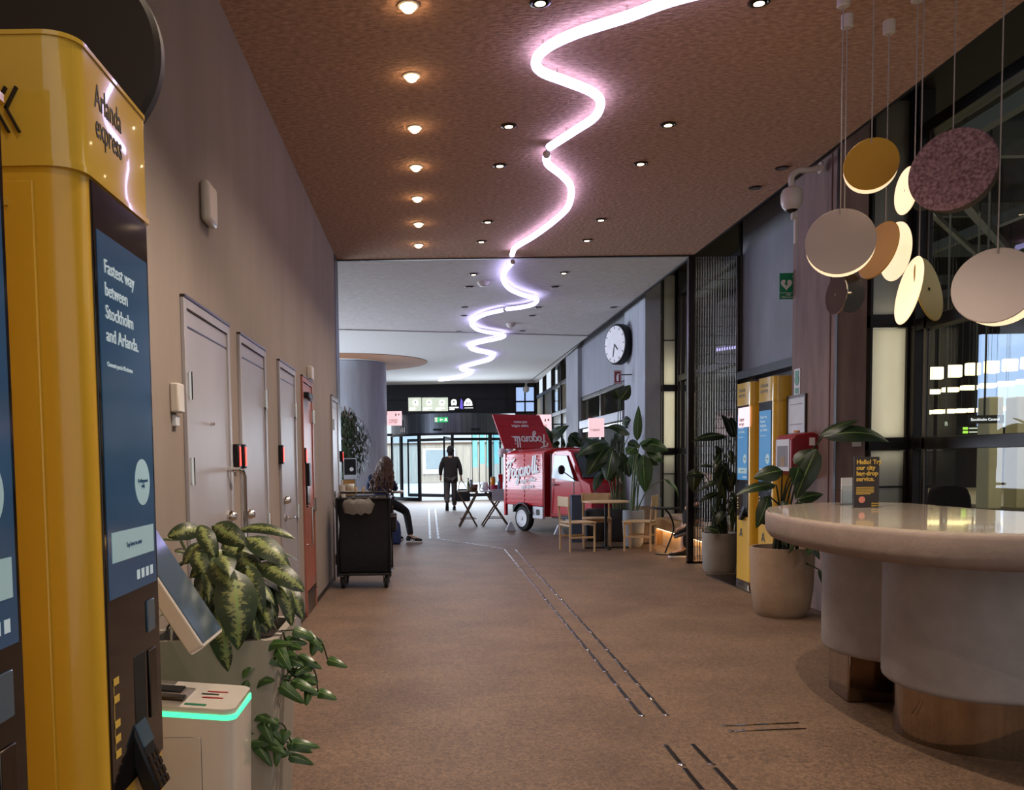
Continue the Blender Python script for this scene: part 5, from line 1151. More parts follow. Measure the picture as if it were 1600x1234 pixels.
def item(name,px,Y,z,mb,m,lab,cat,grp=None):
    x=on_tab(px,Y,z); o=mb.build(name,m,smooth=50); o.location=(x,Y,z); return tag(o,lab,cat,grp)
T=0.75
item('basket',738,18.85,T,MB().lathe([(0.07,0),(0.11,0.08),(0.10,0.08),(0.06,0.01)],n=20),M['wood_brown'],'shallow brown basket on the left folding table','basket')
o=item('bottle',731,19.0,T,MB().lathe([(0.03,0),(0.032,0.14),(0.012,0.2),(0.012,0.25)],n=14),mat('olive_glass','5a6a38',0.15),'olive green bottle at the left end of the folding table','bottle'); MB().lathe([(0.015,0.25),(0.015,0.27)],n=12).build('cap',M['black_metal'],o)
item('flower_pot',742,19.1,T,MB().lathe([(0.045,0),(0.06,0.13),(0.055,0.13),(0.04,0.02)],n=20),mat('terracotta','7a4034',0.7),'terracotta coloured pot on the left folding table','pot')
item('glass_jar',735,19.12,T,MB().lathe([(0.03,0),(0.04,0.1),(0.03,0.2),(0.035,0.24)],n=16),M['glass_cab'],'clear tall jar behind the basket','jar')
o=item('tin',771,19.0,T,MB().lathe([(0.085,0),(0.085,0.12)],n=24),mat('raspberry_tin','a82048',0.35),'raspberry red tin on the right folding table','tin')
o2=item('honey_jar',769.5,19.0,T+0.12,MB().lathe([(0.05,0),(0.055,0.02),(0.055,0.13),(0.045,0.15)],n=20),mat('amber_jar','d88a20',0.2),'orange jar standing on the raspberry red tin','jar'); MB().lathe([(0.05,0.15),(0.05,0.17)],n=16).build('lid',M['stone_beige'],o2)
o=item('bottle',779,19.1,T,MB().lathe([(0.028,0),(0.03,0.16),(0.012,0.2),(0.012,0.22)],n=14),mat('blue_bottle','7a9ac0',0.2),'pale blue bottle beside the raspberry red tin','bottle'); MB().lathe([(0.015,0.22),(0.015,0.24)],n=12).build('cap',M['white_paint'],o)
item('picture_frame',781.5,19.2,T,MB().box(-0.05,0.05,-0.01,0.01,0,0.34).box(-0.04,0.04,-0.012,-0.010,0.02,0.32),M['red'],'narrow red menu frame on the table by the truck rear','frame')
o=item('jug',758,19.1,T,MB().lathe([(0.05,0),(0.07,0.05),(0.06,0.12),(0.045,0.17)],n=18),M['white_paint'],'white jug with dark handle in the middle of the folding tables','jug'); MB().tube([(-0.05,0,0.15),(-0.11,0,0.12),(-0.10,0,0.05),(-0.06,0,0.03)],0.009,6).build('handle',M['black_metal'],o)
x=on_tab(778,18.74,0); t=thing('price_list','white paper sheet with grey lines hanging on the folding table front','sign',(x,18.755,0.66)); 
b=MB().box(-0.135,0.135,-0.004,0.004,-0.125,0.125).build('sheet',M['paper'],t); g=MB()
for k in range(6): g.box(-0.11,0.11,-0.0055,-0.004,0.09-k*0.035,0.096-k*0.035)
g.build('printed_lines',M['grey_ink'],b)

# ================================================================== WOODEN TABLE AND CHAIRS
t=thing('round_cafe_table','round pale oak cafe table on a black column, between the wooden chairs','table',(2.77,13.95,0))
MB().lathe([(0.33,0.715),(0.355,0.72),(0.355,0.735),(0.345,0.742)],n=56).build('tabletop',M['wood_pale'],t)
MB().tube([(0,0,0.012),(0,0,0.715)],0.024,14).build('column',M['black_metal'],t); MB().bar((-0.36,0,0.011),(0.36,0,0.011),0.05,0.022).bar((0,-0.3,0.011),(0,0.3,0.011),0.05,0.022).build('foot_cross',M['black_metal'],t)
def chair(lab,x,y,rz,m):
    """faces local +y"""
    t=thing('wooden_chair',lab,'chair',(x,y,0),rz,'pale wooden chairs around the cafe table')
    MB().prism(rrect(-0.23,0.23,-0.21,0.23,0.04),0.43,0.45).build('seat',M['wood_pale'],t,bevel=0.005)
    for sx in (-1,1):
        MB().tube([(sx*0.21,0.19,0),(sx*0.21,0.19,0.43)],0.015,10).build('leg',m,t)
        MB().tube([(sx*0.21,-0.20,0),(sx*0.21,-0.20,0.45),(sx*0.21,-0.23,0.80)],0.015,10).build('leg',m,t)
        MB().bar((sx*0.21,-0.20,0.22),(sx*0.21,0.19,0.22),0.018,0.028).build('side_stretcher',m,t)
    MB().bar((-0.21,-0.20,0.40),(0.21,-0.20,0.40),0.018,0.03).bar((-0.21,0.19,0.40),(0.21,0.19,0.40),0.018,0.03).build('seat_rail',m,t)
    a=[];b=[]
    for k in range(15):
        u=-1+2*k/14; a.append((u*0.235,-0.215-0.035*(1-u*u)+0.0)); b.append((u*0.235,-0.233-0.035*(1-u*u)))
    MB().prism(a+b[::-1],0.685,0.835).build('backrest',M['wood_pale'],t,bevel=0.004)
    return t
chair('pale wooden chair left of the cafe table, in side view facing right',2.27,13.62,math.radians(-78),M['wood_pale'])
chair('darker oak wooden chair behind the round cafe table, facing the camera',2.72,14.45,math.radians(172),M['wood'])
chair('pale wooden chair right of the cafe table, facing left',3.22,13.62,math.radians(66),M['wood_pale'])
# slate blue bin box and dark pot
P=on_z(902,846); t=thing('slate_bin','slate blue metal box standing behind the left wooden chair','bin',(P.x,P.y,0)); MB().box(-0.11,0.11,-0.11,0.11,0,0.76).build('body',M['navy_box'],t,bevel=0.01); MB().box(-0.112,0.112,-0.112,0.112,0.76,0.79).build('lid',M['navy_box'],t,bevel=0.005)
P=on_z(928,838); t=thing('round_bin','dark round bin between the slate blue box and the table column','bin',(2.85,15.25,0)); MB().lathe([(0.14,0),(0.17,0.02),(0.19,0.5),(0.18,0.52),(0.16,0.52)],n=32).build('body',M['stone_dark'],t); MB().lathe([(0.17,0.52),(0.15,0.545)],n=32).build('lid',M['black_metal'],t)

# ================================================================== PLANTS
def pot(px,py,prof,m,name,lab,Yadd=0.0,cat='plant'):
    P=on_z(px,py); t=thing(name,lab,cat,(P.x,P.y+Yadd,0)); pr=list(prof); r0,h0=pr[-1]
    MB().lathe([(pr[0][0]*0.9,0)]+pr+[(r0-0.02,h0),(r0-0.03,h0-0.07)],n=40).build('pot',m,t)
    MB().lathe([(0.02,h0-0.05),(r0-0.025,h0-0.055)],n=30,).build('soil',M['soil'],t); return t,Vector((P.x,P.y+Yadd,h0-0.05))
def plant(t,root,leaves,Y,m,ms=M['stem'],spread=0.07,jit=0.12,kind='ovate',lobes=0,sr=0.009,pxm=None):
    fo=MB(); st=MB()
    for L in leaves:
        a,b,wpx=L[0],L[1],L[2]; yy=Y+random.uniform(-jit,jit); A=on_y(a[0],a[1],yy); B=on_y(b[0],b[1],yy-random.uniform(-0.05,0.12)); w_=wpx*yy/1400
        fo.leaf(A,B,w_,sag=L[3] if len(L)>3 else 0.12,fold=0.14,nrm=(random.uniform(-.35,.35),-.7,random.uniform(.3,.8)),n=10,kind=kind,lobes=lobes,twist=random.uniform(-.4,.4))
        r=root+Vector((random.uniform(-spread,spread),random.uniform(-spread,spread),-0.03)); mid=Vector((r.x*0.6+A.x*0.4,r.y*0.6+A.y*0.4,(r.z*0.35+A.z*0.65)+0.03))
        st.tube(cat_rom([r,mid,A],6),[sr*(1.25-0.6*i/12) for i in range(13)],6)
    fo.build('leaves',m,t,W=True,smooth=180); st.build('stems',ms,t,W=True)
def cr(x,y): return (720+x*.2375,620+y*.2375)
# big bird-of-paradise plant behind the cafe table
t,r=pot(970,846,[(0.15,0.0),(0.19,0.05),(0.215,0.4),(0.21,0.55)],M['stone_dark'],'large_leaf_plant','large leaved tropical plant in a dark pot behind the cafe table',0.1)
plant(t,r,[(cr(970,300),cr(760,400),24,.2),(cr(950,330),cr(825,520),30,.12),(cr(1000,350),cr(960,555),30,.1),(cr(1080,390),cr(1110,530),26,.1),(cr(1110,240),cr(965,195),20),(cr(1060,170),cr(1120,150),20),(cr(1060,300),cr(1010,240),20),(cr(930,485),cr(875,625),16,.1),(cr(1040,10),cr(1010,-55),16),(cr(1048,20),cr(1115,-80),20,.15),(cr(1050,360),cr(1020,480),28),(cr(960,420),cr(1000,560),24),(cr(1100,300),cr(1180,330),22),(cr(905,290),cr(850,330),14),(cr(1000,330),cr(900,440),28)],15.1,M['leaf_dark'],M['stem'],0.1,0.2)
t,r=pot(992,855,[(0.11,0.0),(0.15,0.06),(0.17,0.35),(0.165,0.58)],M['stone_white'],'large_leaf_plant','tall leaved tropical plant in a pale grey pot right of the dark pot',0.1)
plant(t,r,[(cr(1160,290),cr(1170,55),14,.03),(cr(1180,310),cr(1365,355),24,.2),(cr(1250,390),cr(1300,450),26),(cr(1200,380),cr(1215,635),28,.08),(cr(1170,370),cr(1130,480),26),(cr(1150,330),cr(1090,380),22),(cr(1230,330),cr(1330,430),26),(cr(1340,540),cr(1432,665),9,.2),(cr(1180,300),cr(1260,280),20)],14.55,M['leaf_mid'],M['stem'],0.08,0.12)
P=on_z(1020,849); t=thing('tall_planter','empty looking beige tapered planter at the bench end, behind the right chair','planter',(3.57,14.72,0)); MB().lathe([(0.12,0),(0.15,0.02),(0.20,0.35),(0.215,0.60),(0.20,0.60),(0.19,0.54)],n=36).build('pot',M['stone_beige'],t); MB().lathe([(0.02,0.55),(0.192,0.55)],n=30).build('soil',M['soil'],t)
# plant behind the truck
t,r=pot(905,820,[(0.15,0.0),(0.2,0.05),(0.22,0.5)],M['stone_dark'],'large_leaf_plant','broad leaved plant rising behind the red truck cab roof',0.6); r=Vector((t.location.x,t.location.y,0.5))
t.location.y=19.4; t.location.x=3.30; r=Vector((3.30,19.4,0.45))
plant(t,r,[(cr(575,330),cr(550,190),26,.05),(cr(580,300),cr(712,188),22,.2),(cr(720,240),cr(790,330),26),(cr(640,325),cr(590,370),20),(cr(690,320),cr(660,270),18),(cr(620,340),cr(600,280),20),(cr(800,290),cr(740,250),16),(cr(740,340),cr(700,300),22),(cr(840,345),cr(790,320),18),(cr(860,280),cr(800,340),18)],19.3,M['leaf_dark'],M['stem'],0.08,0.15)
# plant by the lattice screen
def c8(x,y): return (1020+x*.3241,560+y*.3241)
t,r=pot(1132,896,[(0.17,0.0),(0.195,0.04),(0.205,0.48)],M['stone_grey'],'screen_plant','dark leafy plant in a grey cylindrical pot before the lattice screen',0.2)
lv=[(c8(385,365),c8(330,270),22,.1),(c8(400,380),c8(375,280),24,.05),(c8(350,372),c8(188,400),18,.1),(c8(200,530),c8(195,645),22,.1),(c8(250,560),c8(170,560),16),(c8(325,590),c8(222,640),9,.2),(c8(320,650),c8(220,695),9,.2),(c8(290,520),c8(215,525),8,.15),(c8(320,835),c8(250,815),14),(c8(340,830),c8(275,720),12),(c8(330,470),c8(300,420),14),(c8(385,560),c8(300,500),14)]
for i in range(26):
    x=random.uniform(300,400); y=random.uniform(430,760); lv.append((c8(x,y),c8(x+random.uniform(-45,30),y+random.uniform(50,110)),random.uniform(7,13),.15))
plant(t,r,lv,10.75,M['leaf_deep'],M['stem_dark'],0.1,0.12,sr=0.007)
# plant in the big beige pot beside the kiosks
def c7(x,y): return (1060+x*.4703,400+y*.4703)
t,r=pot(1238,968,[(0.19,0.0),(0.235,0.06),(0.262,0.25),(0.272,0.58),(0.268,0.61)],M['stone_beige'],'potted_plant','plant with long arching leaves in the big beige pot left of the counter',0.24)
lv=[(c7(480,600),c7(700,618),30,.22),(c7(470,598),c7(600,545),24,.1),(c7(460,640),c7(388,810),34,.05),(c7(385,690),c7(455,640),26,.1),(c7(345,712),c7(248,738),28,.1),(c7(325,760),c7(188,795),20,.15),(c7(300,795),c7(258,905),22,.1),(c7(395,810),c7(482,790),22,.1),(c7(430,945),c7(470,1010),16),(c7(440,960),c7(430,995),14),(c7(465,1040),c7(480,1100),14),(c7(350,830),c7(300,880),18),(c7(400,700),c7(380,760),24)]
for i in range(14):
    x=random.uniform(335,420); y=random.uniform(800,940); lv.append((c7(x,y),c7(x+random.uniform(-40,40),y+random.uniform(20,60)),random.uniform(7,12),.12))
plant(t,r,lv,7.50,M['leaf_dark'],M['stem_dark'],0.1,0.08,sr=0.009)
# ficus tree in the lounge
t=thing('ficus_tree','leafy weeping fig tree in front of the big round column','tree',(-1.72,19.0,0))
MB().lathe([(0.18,0),(0.25,0.05),(0.27,0.42),(0.24,0.42),(0.23,0.36)],n=32).build('pot',M['stone_dark'],t); MB().lathe([(0.02,0.37),(0.235,0.37)],n=24).build('soil',M['soil'],t)
tr=MB().tube([(0,0,0.35),(0.03,0.02,0.9),(-0.02,0,1.5),(0.02,0,2.1),(0,0,2.5)],[0.03,0.026,0.022,0.014,0.006],8)
fo=MB()
for i in range(80):
    a=random.uniform(0,6.28); z=random.uniform(1.30,2.50); rr=0.5*math.sin(math.pi*min(1,(z-1.1)/1.5))**0.7*random.uniform(0.7,1.1)
    tip=Vector((math.cos(a)*rr,math.sin(a)*rr,z-0.05)); tr.tube([(0,0,z-0.3),(tip.x*0.5,tip.y*0.5,z+0.08),tip,tip+Vector((tip.x*0.15,tip.y*0.15,-0.22))],[0.008,0.006,0.004,0.002],5)
    for k in range(16):
        q=random.random(); p=Vector((0,0,z-0.05)).lerp(tip,0.4+q*0.6)+Vector((random.uniform(-.06,.06),random.uniform(-.06,.06),random.uniform(-.25,.05)))
        fo.leaf(p,p+Vector((random.uniform(-.05,.05),random.uniform(-.05,.05),-0.10)),0.045,sag=.1,fold=.1,nrm=(math.cos(a),math.sin(a)-.4,.3),n=4)
tr.build('trunk',M['trunk'],t); fo.build('leaves',M['leaf_dark'],t,smooth=180)

# ================================================================== BENCH, SIDE TABLE
t=thing('wall_bench','long low bench along the windows with a warm light strip under its edge','bench',(3.9,13.3,0))
MB().box(3.66,4.10,11.95,14.45,0.27,0.44).build('seat_box',M['wood'],t,W=True,bevel=0.008); MB().box(3.78,4.10,11.98,14.43,0,0.27).build('plinth',M['wood_pale'],t,W=True)
MB().box(3.80,4.08,12.0,14.41,0.44,0.50).build('cushion',M['stone_beige'],t,W=True,bevel=0.015)
MB().box(3.70,3.72,11.98,14.43,0.255,0.27).build('light_strip',M['led_warm'],t,W=True); MB().box(3.66,3.8,14.43,14.48,0,0.44).build('end_panel',M['wood'],t,W=True)
t=thing('side_table','thin black round side table before the bench','table',(3.43,12.95,0)); MB().lathe([(0.2,0.66),(0.21,0.665),(0.21,0.675),(0.20,0.68)],n=32).build('tabletop',M['black_metal'],t); MB().tube(cat_rom([(0,0,0.66),(0.08,0,0.55),(0.12,0,0.35),(0.0,0,0.02)],5),0.013,8).lathe([(0.14,0),(0.14,0.015)],n=24).build('stand',M['black_metal'],t)

# ================================================================== PEOPLE
def skin(name,nodes,edges,m,parent,sub=2,W=False,flat=None):
    """nodes: list of (pos, rx, ry); first node is the root"""
    bm=bmesh.new(); ly=bm.verts.layers.skin.verify(); vs=[bm.verts.new(n_[0]) for n_ in nodes]; bm.verts.ensure_lookup_table(); bm.verts.index_update()
    for a,b in edges: bm.edges.new((vs[a],vs[b]))
    for v,n_ in zip(vs,nodes): v[ly].radius=(n_[1],n_[2] if len(n_)>2 else n_[1]); v[ly].use_root=False
    vs[0][ly].use_root=True
    me=bpy.data.meshes.new(name); bm.to_mesh(me); bm.free(); me.materials.append(m); o=bpy.data.objects.new(name,me); C.objects.link(o); o.parent=parent
    if W: me.transform(BASIS(parent).inverted())
    s=o.modifiers.new('skin','SKIN'); s.use_smooth_shade=True; u=o.modifiers.new('sub','SUBSURF'); u.levels=sub; u.render_levels=sub
    return o
def hand_nodes(w,d,side,r=0.0085,curl=0.4):
    """palm + five fingers continuing from wrist w in direction d; returns nodes and edges relative list"""
    w=Vector(w); d=Vector(d).normalized(); s=Vector(side).normalized(); n=d.cross(s)
    N=[(w+d*0.04,0.030,0.018),(w+d*0.075,0.034,0.016)]; E=[('w',0),(0,1)]
    for k,(o_,l) in enumerate(((-0.030,0.068),(-0.010,0.078),(0.010,0.074),(0.030,0.058))):
        p1=w+d*0.095+s*o_; p2=p1+d*l*0.5+n*curl*l*0.35; p3=p2+d*l*0.3+n*curl*l*0.8
        b=len(N); N+= [(p1,r*1.1,r*1.1),(p2,r,r),(p3,r*.8,r*.8)]; E+=[(1,b),(b,b+1),(b+1,b+2)]
    b=len(N); N+=[(w+d*0.05-s*0.045+n*0.01,r*1.2,r*1.2),(w+d*0.085-s*0.06+n*0.025,r,r)]; E+=[(0,b),(b,b+1)]
    return N,E
def person_body(parent,P,m=M['skin']):
    """P: dict of joints. One continuous skinned body"""
    keys=['pelvis','waist','chest','neck0','neck1','head','crown','shL','elL','wrL','shR','elR','wrR','hipL','knL','anL','toL','hipR','knR','anR','toR']
    rad={'pelvis':(.12,.09),'waist':(.105,.08),'chest':(.13,.095),'neck0':(.06,.06),'neck1':(.052,.052),'head':(.078,.09),'crown':(.07,.08),'shL':(.055,.055),'shR':(.055,.055),'elL':(.04,.04),'elR':(.04,.04),'wrL':(.026,.026),'wrR':(.026,.026),'hipL':(.08,.08),'hipR':(.08,.08),'knL':(.055,.055),'knR':(.055,.055),'anL':(.036,.036),'anR':(.036,.036),'toL':(.03,.025),'toR':(.03,.025)}
    N=[(Vector(P[k]),)+rad[k] for k in keys]; ix={k:i for i,k in enumerate(keys)}
    E=[('pelvis','waist'),('waist','chest'),('chest','neck0'),('neck0','neck1'),('neck1','head'),('head','crown'),('chest','shL'),('shL','elL'),('elL','wrL'),('chest','shR'),('shR','elR'),('elR','wrR'),('pelvis','hipL'),('hipL','knL'),('knL','anL'),('anL','toL'),('pelvis','hipR'),('hipR','knR'),('knR','anR'),('anR','toR')]
    E=[(ix[a],ix[b]) for a,b in E]
    for sd in 'LR':
        w=Vector(P['wr'+sd]); d=P.get('hd'+sd) or (w-Vector(P['el'+sd])); hn,he=hand_nodes(w,d,P.get('hs'+sd,(0,1,0)),curl=P.get('curl',0.5)); o=len(N); N+=hn
        E+=[(ix['wr'+sd] if a=='w' else a+o, b+o) for a,b in he]
    return skin('body',N,E,m,parent)
def shoe(parent,ankle,toe,m=M['black_cloth'],sole=M['white_paint'],stripes=False,up=None):
    a=Vector(ankle); b=Vector(toe); d=(b-a); d.z=0 if up is None else d.z; d.normalize(); U=Vector(up) if up else Z_; s=U.cross(d).normalized(); U=d.cross(s); Mx=Matrix((d,s,U)).transposed().to_4x4(); Mx.translation=Vector((a.x,a.y,0)) if up is None else a-U*0.085
    rg=[]
    for x,hw,h in ((-0.075,.026,.07),(-0.06,.036,.095),(0.0,.040,.10),(0.06,.042,.075),(0.12,.046,.055),(0.17,.042,.045),(0.20,.024,.035)):
        rg.append([(x,hw*math.cos(2*math.pi*k/14),0.022+(h/2)*(1+math.sin(2*math.pi*k/14)) ) for k in range(14)])
    o=MB().loft(rg,M4=Mx).build('shoe',m,parent,smooth=70)
    MB().prism([(-0.082,-0.028),(-0.06,-0.04),(0.06,-0.045),(0.13,-0.05),(0.19,-0.04),(0.212,0),(0.19,0.04),(0.13,0.05),(0.06,0.045),(-0.06,0.04),(-0.082,0.028)],0.0,0.026,Mx).build('sole',sole,o,bevel=0.004)
    if stripes:
        g=MB()
        for k in range(3):
            for sd in (-1,1): g.bar((0.0+k*0.028,sd*0.046,0.026),(0.03+k*0.028,sd*0.036,0.085),0.011,0.006,up=(0,sd,0)) if 0 else g.add([Mx@Vector(q) for q in ((0.0+k*0.028,sd*0.0465,0.026),(0.012+k*0.028,sd*0.0465,0.026),(0.047+k*0.028,sd*0.035,0.09),(0.035+k*0.028,sd*0.035,0.09),(0.0+k*0.028,sd*0.040,0.026),(0.012+k*0.028,sd*0.040,0.026),(0.047+k*0.028,sd*0.028,0.09),(0.035+k*0.028,sd*0.028,0.09))],[(0,1,2,3),(7,6,5,4),(0,4,5,1),(1,5,6,2),(2,6,7,3),(3,7,4,0)])
        g.build('shoe_stripes',M['white_ink'],o)
    return o
# --- walking man, seen from behind
t=thing('person','person in dark brown jacket walking away towards the revolving door carrying a black bag','person',(0.642,25.05,0))
P=dict(pelvis=(0,0,.98),waist=(0,0,1.12),chest=(0,.02,1.34),neck0=(0,.02,1.50),neck1=(0,.03,1.57),head=(0,.04,1.66),crown=(0,.04,1.74),shL=(-.17,.01,1.44),elL=(-.27,-.02,1.18),wrL=(-.28,.06,.93),shR=(.17,.01,1.44),elR=(.26,-.02,1.17),wrR=(.29,.04,.92),hipL=(-.09,0,.92),knL=(-.10,.08,.50),anL=(-.115,-.22,.17),toL=(-.115,-.10,.07),hipR=(.09,0,.92),knR=(.10,.14,.50),anR=(.095,.13,.09),toR=(.095,.27,.04))
person_body(t,P)
V=Vector
skin('trousers',[(V((0,0,.96)),.15,.11),(V((-.09,0,.88)),.098,.10),(V((-.10,.08,.50)),.078,.08),(V((-.113,-.18,.20)),.068,.07),(V((.09,0,.88)),.098,.10),(V((.10,.14,.50)),.078,.08),(V((.097,.13,.11)),.068,.07)],[(0,1),(1,2),(2,3),(0,4),(4,5),(5,6)],M['grey_trouser'],t)
jk=skin('jacket',[(V((0,.0,1.08)),.215,.15),(V((0,0,.74)),.245,.17),(V((0,.02,1.32)),.215,.14),(V((0,.02,1.47)),.10,.09),(V((-.19,.01,1.43)),.085,.08),(V((-.275,-.02,1.18)),.068,.068),(V((-.285,.055,.97)),.052,.052),(V((.19,.01,1.43)),.085,.08),(V((.265,-.02,1.17)),.068,.068),(V((.29,.035,.96)),.052,.052)],[(0,1),(0,2),(2,3),(2,4),(4,5),(5,6),(2,7),(7,8),(8,9)],M['brown_jacket'],t)
MB().loft([[(0.075*math.cos(2*math.pi*k/16),0.03+0.075*math.sin(2*math.pi*k/16),1.52+z) for k in range(16)] for z in (0,0.05)]).build('collar',M['brown_jacket'],t)
MB().ball((0,.022,1.675),.116,20,14,(0.88,.96,1.15)).build('hair',M['hair_dark'],t)
for s in (-1,1): MB().ball((s*.098,.045,1.655),.03,10,8,(.4,.7,1)).build('ear',M['skin'],t)
shoe(t,(.095,.13,.09),(.095,.27,.04),M['black_rubber'],M['black_rubber']); shoe(t,(-.115,-.22,.19),(-.115,-.12,.07),M['black_rubber'],M['black_rubber'],up=(0,.55,.83))
bg=thing('hand_bag','soft black bag hanging from the right hand of the walking person','bag',(0.98,25.08,0.24))
MB().loft([[(x*s,y*s2,z) for x,y in rrect(-.2,.2,-.09,.09,.06,4)] for z,s,s2 in ((0,.85,.9),(.04,1,1),(.22,.98,1),(.32,.8,.6),(.35,.6,.3))]).build('bag_body',M['black_cloth'],bg,smooth=60)
MB().tube(cat_rom([(-.14,0,.32),(-.1,0,.50),(-.05,-.01,.605),(-.03,-.01,.6),(.06,0,.45),(.14,0,.32)],5),0.009,6).build('bag_handle',M['black_rubber'],bg)

# --- seated woman with long hair
t=thing('person','person with long wavy brown hair sitting on a stool, navy top, black trousers','person',(-0.78,15.4,0))
P=dict(pelvis=(0,0,.74),waist=(-.03,.02,.88),chest=(-.05,.06,1.06),neck0=(-.01,.09,1.20),neck1=(.02,.12,1.26),head=(.05,.16,1.34),crown=(.06,.16,1.41),shL=(-.21,.07,1.13),elL=(-.25,.22,.93),wrL=(.02,.42,.92),shR=(.13,.06,1.12),elR=(.20,.20,.92),wrR=(.22,.42,.95),hipL=(-.09,.04,.70),knL=(.08,.42,.56),anL=(.14,.42,.14),toL=(.28,.48,.06),hipR=(.09,.03,.70),knR=(.40,.18,.52),anR=(.47,.02,.10),toR=(.62,-.02,.05),hdL=(.4,.1,.1),hdR=(-.05,.3,.15),hsL=(0,-.3,.9),hsR=(.9,0,.3),curl=.7)
person_body(t,P)
skin('trousers',[(V((0,.01,.74)),.165,.13),(V((-.08,.06,.69)),.10,.095),(V((.08,.42,.56)),.075,.075),(V((.14,.42,.15)),.055,.055),(V((.10,.03,.69)),.105,.10),(V((.26,.11,.62)),.09,.09),(V((.40,.18,.52)),.078,.075),(V((.44,.09,.30)),.068,.066),(V((.47,.02,.11)),.058,.058)],[(0,1),(1,2),(2,3),(0,4),(4,5),(5,6),(6,7),(7,8)],M['black_trouser'],t)
skin('navy_top',[(V((-.03,.02,.90)),.165,.12),(V((0,.01,.76)),.175,.135),(V((-.05,.06,1.06)),.17,.115),(V((-.01,.09,1.18)),.09,.08),(V((-.21,.07,1.12)),.078,.075),(V((-.25,.22,.93)),.06,.06),(V((-.05,.40,.92)),.045,.045),(V((.13,.06,1.11)),.078,.075),(V((.20,.20,.92)),.06,.06),(V((.22,.38,.94)),.045,.045)],[(0,1),(0,2),(2,3),(2,4),(4,5),(5,6),(2,7),(7,8),(8,9)],M['navy_cloth'],t)
# hair: crown and long locks
h=MB(); h.ball((.05,.145,1.37),.118,22,14,(.95,1.0,1.06))
for i in range(44):
    a=math.radians(-200+220*i/43) ; ax=math.cos(a)*.085; ay=math.sin(a)*.07
    ay=-abs(ay)*0.9 if i%3 else ay*0.6
    sx=ax*1.9+random.uniform(-.03,.03); L=random.uniform(.40,.60)
    pts=[V((.05+ax*0.5,.145+ay*0.4,1.46)),V((.05+ax*1.15,.14+ay*1.2,1.38)),V((.03+ax*1.4+random.uniform(-.02,.02),.10+ay*1.35,1.24)),V((.0+sx,.05+ay*1.3-.02,1.10)),V((-.02+sx*1.05+random.uniform(-.03,.03),.0+ay*1.1-.03,1.46-L))]
    c=cat_rom(pts,5); c=[p+V((math.sin(k*1.3+i)*.010,math.cos(k*1.1+i*2)*.010,0)) for k,p in enumerate(c)]
    h.tube(c,[.012+.016*math.sin(math.pi*min(1,k/(len(c)-1)*0.9+0.08)) for k in range(len(c))],7)
h.build('long_hair',M['hair_brown'],t,smooth=180)
MB().tube(cat_rom([(-.17,-.02,1.14),(-.05,-.08,1.0),(.10,-.10,.86),(.17,-.06,.80)],6),.012,6,flat=.5).build('bag_strap',M['stone_beige'],t)
shoe(t,(.47,.02,.10),(.62,-.02,.05),M['black_cloth'],M['white_paint'],stripes=True); shoe(t,(.14,.42,.14),(.28,.48,.06),M['black_cloth'],M['white_paint'],stripes=True)
ph=thing('smartphone','phone held in the hands of the seated person','phone',(-0.60,15.87,0.99)); MB().box(-.036,.036,-.005,.005,-.07,.07,Matrix.Rotation(math.radians(-35),4,'X')).build('case',M['white_plastic'],ph,bevel=.003); MB().box(-.032,.032,-.0065,-.005,-.064,.064,Matrix.Rotation(math.radians(-35),4,'X')).build('screen',M['display_bright'],ph)
st=thing('stool','round stool under the seated long haired person','stool',(-0.78,15.4,0)); MB().lathe([(.15,.60),(.18,.61),(.18,.635),(.16,.645)],n=32).build('seat',M['wood'],st)
for k in range(4):
    a=math.pi/4+k*math.pi/2; MB().tube([(.10*math.cos(a),.10*math.sin(a),.60),(.17*math.cos(a),.17*math.sin(a),0)],.013,8).build('leg',M['black_metal'],st)
MB().tube([(.145*math.cos(2*math.pi*k/24),.145*math.sin(2*math.pi*k/24),.22) for k in range(24)],.008,6,closed=True).build('foot_ring',M['black_metal'],st)
tb=thing('high_table','long light topped table in front of the seated long haired person','table',(-1.15,16.1,0)); MB().prism(rrect(-.65,.70,-.32,.25,.08),.835,.87).build('tabletop',M['wood_pale'],tb,bevel=.005)
for x in (-.5,.5): MB().tube([(x,0,0),(x,0,.835)],.025,10).lathe([(.2,0),(.2,.015)],(x,0,0),24).build('leg',M['black_metal'],tb)
# backpack on the floor beside her
t=thing('backpack','blue backpack standing on the floor under the seated person','backpack',(-0.62,15.15,0),0.3)
MB().loft([[(x*s,y*s2,z) for x,y in rrect(-.14,.14,-.09,.09,.05,4)] for z,s,s2 in ((0,.9,.9),(.03,1.02,1.02),(.2,1.05,1.1),(.34,.95,.9),(.40,.7,.6),(.42,.4,.3))]).build('pack_body',M['blue_pack'],t,smooth=60)
MB().loft([[(x*s,y,z) for x,y in rrect(-.10,.10,-.135,-.08,.02,4)] for z,s in ((.03,.9),(.06,1),(.2,1),(.23,.85))]).build('front_pocket',M['blue_pack'],t,smooth=60)
for s in (-1,1): MB().tube(cat_rom([(s*.07,.09,.36),(s*.08,.14,.25),(s*.09,.10,.06)],5),.014,6,flat=.5).build('strap',M['navy_cloth'],t)
MB().tube(cat_rom([(-.03,0,.42),(0,0,.46),(.03,0,.42)],4),.008,6).build('grab_loop',M['black_cloth'],t)
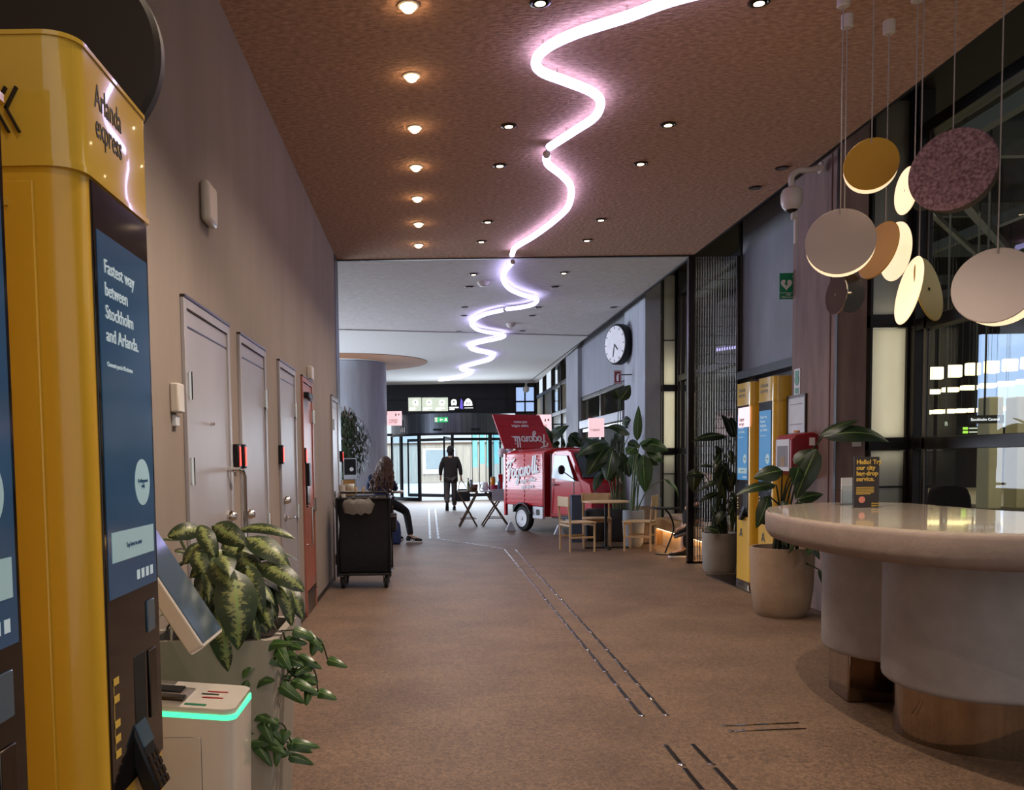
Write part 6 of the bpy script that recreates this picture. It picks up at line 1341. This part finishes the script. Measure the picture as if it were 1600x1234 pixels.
# lounge furniture behind her
t=thing('lounge_shelf','low orange wood cabinet with dark side behind the seated person','cabinet',(-1.72,18.0,0)); MB().box(-.3,.28,-.2,.2,0.0,1.05).build('carcass',M['black_matte'],t,bevel=.006); MB().box(.05,.28,-.215,-.2,.45,1.04).build('door',M['wood_orange'],t,bevel=.003); MB().box(-.28,.03,-.215,-.2,.45,1.04).build('door',M['black_metal'],t,bevel=.003)
P=on_y(547,728,17.9); t=thing('poster_stand','small dark poster with white mark on the lounge cabinet','poster',(P.x,17.9,1.05)); 
b=MB().box(-.13,.13,-.01,.01,0,.42).build('frame',M['paper'],t); MB().box(-.115,.115,-.013,-.01,.09,.405).build('print',M['black_metal'],b); MB().disc((.03,-.014,.2),(0,1,0),.04,.003,20).build('mark',M['white_ink'],b)
t=thing('wooden_lounge_chair','round backed wooden chair partly hidden by the dark wall end','chair',(-1.62,16.95,0),0.4)
MB().prism([(.26*math.cos(a),.26*math.sin(a)) for a in [math.pi*k/12 for k in range(13)]]+[(.24*math.cos(a),.24*math.sin(a)) for a in [math.pi*k/12 for k in range(12,-1,-1)]],.62,.98).build('backrest',M['wood_pale'],t); MB().lathe([(.23,.43),(.24,.45)],n=28).build('seat',M['wood'],t)
for k in range(4):
    a=math.pi/4+k*math.pi/2; MB().tube([(.17*math.cos(a),.17*math.sin(a),.43),(.2*math.cos(a),.2*math.sin(a),0)],.015,8).build('leg',M['wood'],t)
# --- person on the bench behind the screen, mostly legs showing
t=thing('person','person on the bench behind the screen edge, crossed legs in black trousers','person',(3.93,12.62,0))
P=dict(pelvis=(0,0,.60),waist=(.05,0,.74),chest=(.06,0,.94),neck0=(.04,0,1.08),neck1=(.02,0,1.14),head=(.0,0,1.22),crown=(.0,0,1.29),shL=(.05,-.17,1.02),elL=(-.03,-.22,.80),wrL=(-.20,-.10,.74),shR=(.05,.17,1.02),elR=(-.03,.22,.80),wrR=(-.20,.08,.74),hipL=(-.03,-.09,.56),knL=(-.34,-.09,.50),anL=(-.36,-.10,.10),toL=(-.52,-.10,.05),hipR=(-.03,.09,.58),knR=(-.28,.02,.64),anR=(-.36,-.22,.42),toR=(-.50,-.24,.40))
person_body(t,P)
skin('trousers',[(V((0,0,.60)),.15,.12),(V((-.06,-.08,.58)),.09,.09),(V((-.32,-.08,.50)),.072,.072),(V((-.33,-.10,.12)),.06,.06),(V((-.06,.08,.60)),.09,.09),(V((-.28,.02,.62)),.075,.075),(V((-.34,-.20,.45)),.058,.058)],[(0,1),(1,2),(2,3),(0,4),(4,5),(5,6)],M['black_trouser'],t)
skin('dark_jacket',[(V((.05,0,.76)),.155,.12),(V((0,0,.62)),.16,.13),(V((.06,0,.94)),.16,.12),(V((.04,0,1.06)),.08,.08),(V((.05,-.17,1.01)),.07,.07),(V((-.03,-.22,.80)),.055,.055),(V((-.16,-.12,.745)),.042,.042),(V((.05,.17,1.01)),.07,.07),(V((-.03,.22,.80)),.055,.055),(V((-.16,.10,.745)),.042,.042)],[(0,1),(0,2),(2,3),(2,4),(4,5),(5,6),(2,7),(7,8),(8,9)],M['black_cloth'],t)
MB().ball((.015,0,1.26),.108,18,12,(1,.92,1)).build('hair',M['hair_dark'],t)
shoe(t,(-.36,-.10,.10),(-.52,-.10,.05),M['black_cloth'],M['white_paint']); shoe(t,(-.36,-.22,.42),(-.50,-.24,.38),M['black_cloth'],M['grey_ink'],up=(.1,.4,.9))
